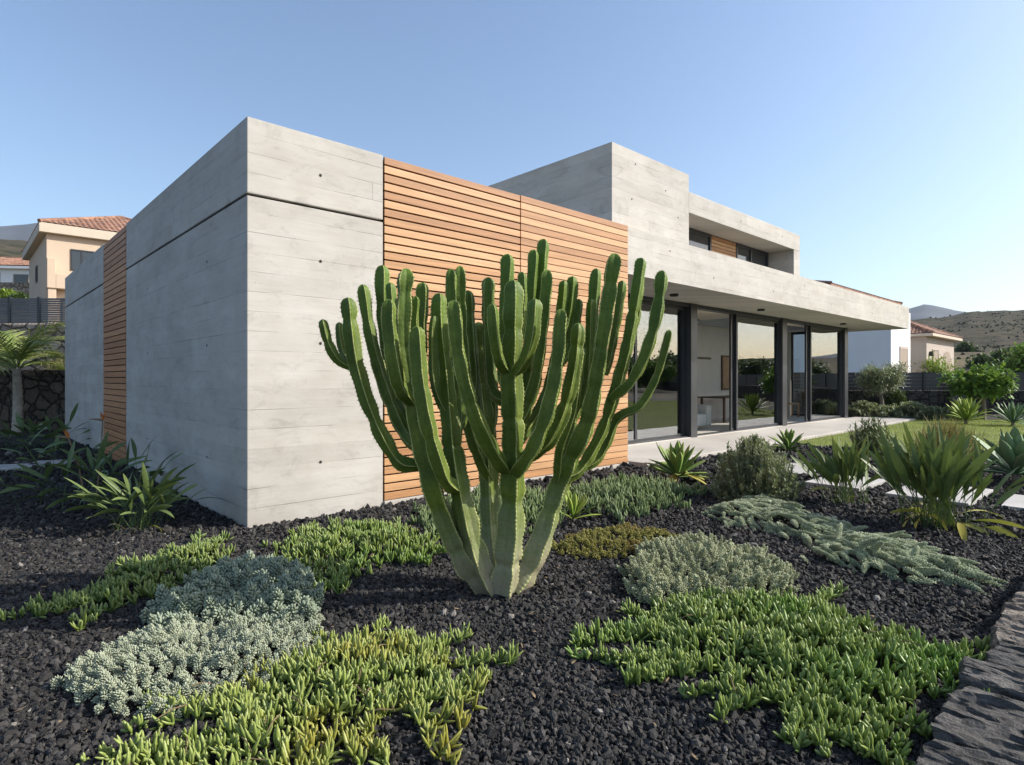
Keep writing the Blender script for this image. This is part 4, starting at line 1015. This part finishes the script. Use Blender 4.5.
stem_shrub((-13.9,19.0,1.5),'dry tufted shrub on the terrace above the dark stone wall',1.0,.6,120,'ochre',.14,.008,16,el=(.4,1.5))
stem_shrub((-16.4,18.4,1.5),'green weedy shrub on the terrace at the left picture edge',1.0,.9,120,'spurge',.14,.012,16,el=(.4,1.5))
def fence(label,x0,x1,y,z0,z1,post,mat,posts_dx,nslat,gap=.012):
    r=thing('fence',(x0,y,z0),label,'fence'); hgt=z1-z0
    p=0.0; L=x1-x0; mb=MB(); sh=hgt/nslat
    for i in range(nslat): mb.box(0,L,-.02,.02,i*sh,i*sh+sh-gap)
    mb.build('slat_panel',M[mat],r); 
    while p<=L+.01:
        b=MB(); b.box(p-.045,p+.045,-.05,.05,-.02,hgt+.03); b.build('post',M['black'] if mat=='fence_d' else M['metal'],r); p+=posts_dx
fence('grey slat fence on the rubble wall below the cream house',-34.05,-8,20.45,3.22,4.12,.09,'fence_g',1.0,12)
# right back boundary
mb=MB(); mb.box(6,70,23.2,23.65,-.1,.93)
tag(mb.build('boundary_wall',M['rub_k'],bevel=.03),'low black stone wall under the dark fence behind the lawn','stone wall')
fence('dark horizontal slat fence on the black wall behind the lawn',6,70,23.4,.93,1.62,.09,'fence_d',2.0,5,.003)
r=thing('garden_gate',(16.8,23.05,.1),'dark metal gate frame leaning at the fence between olive tree and small broad leaved tree','gate')
fpart(r,'gate_frame','black',[(0,.9,0,.04,1.12,1.16),(0,.04,.001,.039,0,1.12),(.86,.9,.001,.039,0,1.12)],.004); fpart(r,'gate_panel','fence_d',[(.04,.86,.01,.03,.05,1.12)],.002)

# ================================================================ neighbouring houses
M['cream']=m_plain('cream_render',(.55,.425,.315),.85,.05,1.2); M['eave']=m_plain('eave_render',(.56,.47,.37),.85,.04)
M['white']=M['white']; M['wrend']=m_plain('white_render',(.74,.74,.73),.85,.03,.8); M['beige']=m_plain('beige_render',(.44,.365,.31),.85,.05,1)
k=NT('roof_tile'); o=k.obj(); vo=k.N('TexVoronoi',{'Vector':o,'Scale':3.6}); rr=k.N('SeparateColor',{0:vo.outputs['Color']}).outputs[0]
n=k.noise(o,1.3,5).outputs[0]
c=k.ramp(rr,[(0,(.15,.07,.042)),(.5,(.26,.125,.075)),(1,(.36,.20,.13))]); c=k.mix(k.mapr(n,.45,.7,0,.5),c,(.19,.125,.09))
M['tile']=k.end(k.bsdf(c,.85))
M['shutter']=m_plain('tan_shutter',(.30,.23,.17),.7,.05)
def hip_roof(w,d,z,pitch,ov,cw=.26):
    """barrel-tiled hip roof over a w x d plan, local coords, eaves at z"""
    mb=MB(); x0,y0,x1,y1=-ov,-ov,w+ov,d+ov; hd=min(x1-x0,y1-y0)/2
    def slope(org,ex,ey,L):
        n=max(8,int(L/cw*6)); xs=np.linspace(0,L,n+1); ym=np.minimum(np.minimum(xs,L-xs),hd)
        wave=.055*np.abs(np.sin(xs/cw*math.pi)); R=4; V=[]
        for j in range(R+1):
            yy=ym*j/R
            P=np.array(org)[None]+xs[:,None]*np.array([*ex,0])+yy[:,None]*np.array([*ey,0]); P[:,2]=z+yy*pitch+wave+.06
            V.append(P)
        q=[(j*(n+1)+i,j*(n+1)+i+1,(j+1)*(n+1)+i+1,(j+1)*(n+1)+i) for j in range(R) for i in range(n)]
        mb.add(np.concatenate(V),q)
    W_,D_=x1-x0,y1-y0
    slope((x0,y0,0),(1,0),(0,1),W_); slope((x1,y0,0),(0,1),(-1,0),D_); slope((x1,y1,0),(-1,0),(0,-1),W_); slope((x0,y1,0),(0,-1),(1,0),D_)
    hz=z+hd*pitch+.08
    if W_>=D_: a,b=(x0+hd,y0+hd,hz),(x1-hd,y0+hd,hz)
    else: a,b=(x0+hd,y0+hd,hz),(x0+hd,y1-hd,hz)
    for p,qq in (((x0,y0,z+.1),a),((x1,y1,z+.1),b),((x1,y0,z+.1),b if W_>=D_ else a),((x0,y1,z+.1),a if W_>=D_ else b),(a,b)):
        if np.linalg.norm(np.array(p)-np.array(qq))>.1: mb.tube([p,qq],[.1,.1],8)
    return mb
def house(name,corner,w,d,z0,ze,label,wall,pitch=.36,ov=.55,roof=True,th=.28):
    r=thing(name,(corner[0],corner[1],0),label,'house',rz=ROT)
    mb=MB(); mb.box(0,w,0,d,z0,ze-th-.002); mb.build('wall',M[wall],r,bevel=.02)
    if roof:
        mb=MB(); mb.box(-ov,w+ov,-ov,d+ov,ze-th,ze+.05); mb.build('eave',M['eave'] if wall!='wrend' else M['tile'],r,bevel=.02)
        hip_roof(w,d,ze,pitch,ov).build('roof',M['tile'],r)
    return r
def hwin(r,side,a0,a1,z0,z1,mat='glass_dark',mull=(),name='window',fr='metal'):
    fw=.07; bx=[]
    def B(p0,p1,q0,q1,o0,o1): return (p0,p1,-o1,-o0,q0,q1) if side=='front' else (-o1,-o0,p0,p1,q0,q1)
    bx=[B(a0,a1,z0,z0+fw,.003,.05),B(a0,a1,z1-fw,z1,.003,.05),B(a0,a0+fw,z0+fw,z1-fw,.003,.048),B(a1-fw,a1,z0+fw,z1-fw,.003,.048)]+[B(m-fw/2,m+fw/2,z0+fw,z1-fw,.003,.048) for m in mull]
    f=fpart(r,name,fr,bx,.004); fpart(f,'pane',mat,[B(a0+fw,a1-fw,z0+fw,z1-fw,.002,.02)],0)
    return f
# cream house upper left (axes like the modern house)
EC=at(39,225,30.0); ov=.32
cx,cy=EC[0]+ov*UX-ov*UY*1.0, EC[1]+ov*UY+ov*UX
r=house('cream_house',(cx,cy),7.8,9.4,2.6,EC[2]+.12,'cream rendered two storey house with barrel tiled roof at the upper left','cream',.42,ov,th=.42)
ze=EC[2]
hwin(r,'front',1.0,2.7,ze-2.05,ze-.95,'glass_dark',(1.47,))
hwin(r,'side',4.2,5.0,ze-2.25,ze-1.35)
fpart(r,'balcony','cream',[(-.02,.33,-.5,-.001,ze-3.1,ze-1.6),(.331,2.6,-.5,-.35,ze-3.1,ze-2.37),(.331,2.6,-.349,-.001,ze-3.1,ze-2.95)],.02)
fpart(r,'pillar','cream',[(.02,.36,-.42,-.08,ze-6.3,ze-3.102)],.02); hwin(r,'front',.6,1.5,ze-5.6,ze-3.6,'shutter',name='door')

# far white house at the left edge
EC=at(33,264,58.0); cx,cy=EC[0]-9.5,EC[1]+.5
r=thing('white_house',(cx,cy,0),'far white bungalow with red tiled roof on the slope at the left picture edge','house',rz=.12)
mb=MB(); mb.box(0,9,0,7,EC[2]-3.4,EC[2]-.25); mb.build('wall',M['wrend'],r)
mb=MB(); mb.box(-.4,9.4,-.4,7.4,EC[2]-.249,EC[2]); mb.build('eave',M['wrend'],r)
hip_roof(9,7,EC[2],.36,.4).build('roof',M['tile'],r)
hwin(r,'front',6.6,8.0,EC[2]-1.75,EC[2]-.75,'glass_dark',fr='shutter'); hwin(r,'front',4.6,5.4,EC[2]-2.4,EC[2]-.6,'shutter')
# white house right
EC=at(831,282,40.0)
r=house('white_house',(EC[0]+.5*UX-.5*UY,EC[1]+.5*UY+.5*UX),15.2,8.5,-.5,EC[2]-.13,'white two storey house with tiled roof showing above and beyond the flat roof','wrend',.27,.5,th=.12)
AC=at(891,340,34.0); dx,dy=AC[0]-r.location.x,AC[1]-r.location.y; a_s,a_d=dx*UX+dy*UY,-dx*UY+dy*UX
fpart(r,'wing_wall','wrend',[(a_s,a_s+3.9,a_d,a_d+9,-.5,5.35)],.02)
b=fpart(r,'shutter','shutter',[(a_s+1.75,a_s+3.1,a_d-.04,a_d-.002,1.75,3.1)],.01)
fpart(r,'window_trim','beige',[(a_s+1.63,a_s+1.745,a_d-.05,a_d-.002,1.6,3.25),(a_s+3.105,a_s+3.22,a_d-.05,a_d-.002,1.6,3.25),(a_s+1.746,a_s+3.104,a_d-.05,a_d-.002,3.105,3.25)],.004)
hwin(r,'side',a_d+3.0,a_d+3.8,4.2,5.0)
# beige house right
EC=at(926.5,338,44.0)
r=house('beige_house',(EC[0],EC[1]),8.6,7.5,-.5,EC[2]+.28,'beige single storey house with tiled hip roof at the right','beige',.46,.5,th=.16)
hwin(r,'front',1.55,3.35,-.2,EC[2]-.75,'shutter',name='door',fr='beige')
mb=MB(); th=np.linspace(0,math.pi,14); ax0,ax1=4.9,7.5; zc=EC[2]-1.55; rad_=(ax1-ax0)/2
prof=[(ax0,-.3),(ax1,-.3),(ax1,zc)]+[(ax0+rad_+rad_*math.cos(t_),zc+.75*math.sin(t_)) for t_ in th[1:-1]]+[(ax0,zc)]
n=len(prof); V=[(x,-.03,z) for x,z in prof]; mb.add(V,None,[(0,i,i+1) for i in range(1,n-1)]); mb.build('arched_door',M['shutter'],r)
fpart(r,'wall_lamp','black',[(.75,.95,-.25,-.003,EC[2]-1.3,EC[2]-.95)],.03)

# ================================================================ hills, mountains, far scrub
k=NT('dry_hillside'); o=k.obj(); n1=k.noise(o,.018,8,.65).outputs[0]; n2=k.noise(o,.22,8,.72).outputs[0]
z=k.N('SeparateXYZ',{0:o}).outputs[2]
zz=k.math('ADD',z,k.mapr(n1,.3,.7,-3,3)); terr=k.math('FRACT',k.math('MULTIPLY',zz,.27))
c=k.mix(k.mapr(n1,.38,.62,0,1),(.100,.077,.049),(.060,.058,.034))
c=k.mix(k.mapr(n2,.49,.60,0,.9),c,(.022,.028,.014))
c=k.mix(k.math('MULTIPLY',k.mapr(terr,.0,.22,.9,0),k.mapr(n1,.4,.6,.4,1)),c,(.045,.04,.028))
c=k.mix(k.mapr(n2,.28,.40,.55,0),c,(.19,.15,.10))
dry=k.mapr(k.math('ADD',z,k.mapr(n1,.3,.7,-2.5,2.5)),2.5,6.0,1,0)
c=k.mix(k.math('MULTIPLY',dry,.7),c,(.22,.175,.10))
M['hill']=k.end(k.bsdf(c,.95,k.bump(n2,.6,1.2),Specular_IOR_Level=.1))
M['mount']=m_plain('haze_tinted_mountain',(.060,.068,.080),.95,.2,.01)  # rock colour tinted blue to stand in for part of the haze
def polar(name,mat,a0,a1,na,rs,hf,label=None):
    A=np.radians(np.linspace(a0,a1,na)); V=[]
    for r_ in rs:
        for a in A: x,y=r_*math.sin(a),r_*math.cos(a); V.append((x,y,hf(x,y,r_,math.degrees(a))))
    q=[(i*na+j,i*na+j+1,(i+1)*na+j+1,(i+1)*na+j) for i in range(len(rs)-1) for j in range(na-1)]
    mb=MB(); mb.add(V,q); o=mb.build(name,M[mat],smooth=True); tag(o,label,'hill',kind='structure'); return o
def sm(a,b,x): t=max(0,min(1,(x-a)/(b-a))); return t*t*(3-2*t)
fb=lambda x,y,s: mnoise.fractal(Vector((x/s,y/s,1.3)),1.0,2.0,6)
def hr(x,y,r,a):
    e=sm(22,33,a); crest=29+5*sm(33,46,a)-24*sm(47,62,a)+2.2*fb(a*9,3,30)
    base=6.0*sm(70,130,r)
    h=base+(crest-base)*sm(130,360,r)+fb(x,y,60)*1.6*sm(80,200,r)
    st=math.floor(h/3)*3+3*sm(.5,1,(h/3)%1)
    h=h+(st-h)*.35*sm(120,200,r)
    return -.4+h*e*(1-.25*sm(400,600,r))
polar('hill','hill',22,128,240,np.geomspace(62,620,90),hr,'dry brown terraced hillside at the right')
def hl(x,y,r,a):
    pts=((20,3.0),(24,3.2),(32,4.6),(45,7.5),(60,10.0),(75,13),(120,25),(250,60),(420,58)); yy=max(r*math.cos(math.radians(40)),20)
    z_=np.interp(yy,[p[0] for p in pts],[p[1] for p in pts])
    if yy>230: z_+=sm(230,260,yy)*(3.0*fb(a*12,1,30)+.10*(-a-40)*.8)
    return z_-1.0+fb(x,y,25)*.9*sm(60,120,yy)*1.6
polar('hill','hill',-75,-27,130,np.geomspace(27.5,560,80),hl,'dark brown hillside at the left')
def mt(x,y,r,a):
    px=CX+F*math.tan(math.radians(max(-80,min(80,a))))
    cr=np.interp(px,[-900,-60,0,36,160,330,700,840,880,905,926,955,1010,1100,1500,2600],[60,235,224,222,232,300,352,345,322,308,302.5,309,317,320,325,330])
    y0=r*math.cos(math.radians(a)); Y_=1750*math.cos(math.radians(a))
    top=H+(HY-cr)*Y_/F if cr<378 else 5
    top=max(10,top)
    return top*sm(1000,1750,r)*(1-.3*sm(1750,1950,r))+fb(x,y,260)*20*sm(1050,1400,r)*(1-.7*sm(1650,1750,r))-5
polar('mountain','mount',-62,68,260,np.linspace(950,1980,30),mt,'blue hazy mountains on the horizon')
NS=5200; a_=np.radians(RNG.uniform(31,50,NS)); r_=RNG.uniform(110,350,NS); mb=MB()
XY=np.c_[r_*np.sin(a_),r_*np.cos(a_)]; zc_=np.array([hr(x,y,r,math.degrees(a)) for (x,y),r,a in zip(XY,r_,a_)])
kp=np.array([mnoise.noise(Vector((x/38,y/38,2.2))) for x,y in XY])+RNG.uniform(-.5,.5,NS)>.12
sz_=RNG.uniform(.14,.5,NS); stones(mb,XY[kp],zc_[kp]+sz_[kp]*.25,sz_[kp])
M['scrub']=m_leaf('scrub_leaf',(.068,.066,.034),(.068,.068,.034),(.038,.04,.02),.9,0,1,.1)
tag(mb.build('scrub',M['scrub']),'dark scrub scattered over the right hillside','scrub',kind='stuff')
# scattered far scrub on the left slope and in front of the right hill
GS='bushes on the slope below the far white house'
BUSH=None
for i,(px,py,Y,rx,h,lb) in enumerate(((4,297,43,1.6,1.1,'lime green bush above the grey fence at the left picture edge'),(20,299,42,1.3,.9,'dark green bush above the grey fence, left of the cream house'))):
    p=at(px,py,Y); stem_shrub((p[0],p[1],p[2]-.6),lb,rx,h,120,'agave_l' if i==0 else 'bush_d',.30,.05,24,group=GS,el=(.1,1.5))
p=at(25,286,49); mb=MB(); mb.box(-9,4,-.3,.3,-2,.25); o=mb.build('retaining_wall',M['rub_l']); o.location=(p[0],p[1],p[2]); tag(o,'grey stone wall on the slope below the far white house','stone wall')
FS='scrub bushes below the right hillside'
proto=None; RS=random.Random(31)
for i in range(26):
    a=RS.uniform(32.5,52); rr_=RS.uniform(72,150); x,y=rr_*math.sin(D2R(a)),rr_*math.cos(D2R(a)); z_=hr(x,y,rr_,a)
    if proto is None:
        proto=stem_shrub((x,y,z_),'dark scrub bush on the dry field at the foot of the right hillside',1.9,1.9,110,'bush_d',.34,.09,22,group=FS,el=(.05,1.5),name='scrub_bush',cat='bush')
    else: copy_thing(proto,(x,y,z_-.1),RS.uniform(0,6.28),RS.uniform(.5,1.25))

# ================================================================ air
k=NT('haze_air'); pv=k.N('VolumePrincipled',{'Color':(.70,.83,1.0),'Density':.00012,'Anisotropy':.0})
k.t.links.new(pv.outputs[0],k.out.inputs['Volume'])
mb=MB(); mb.box(-2150,2150,-2150,2150,-9,480); tag(mb.build('haze',k.m),kind='stuff')
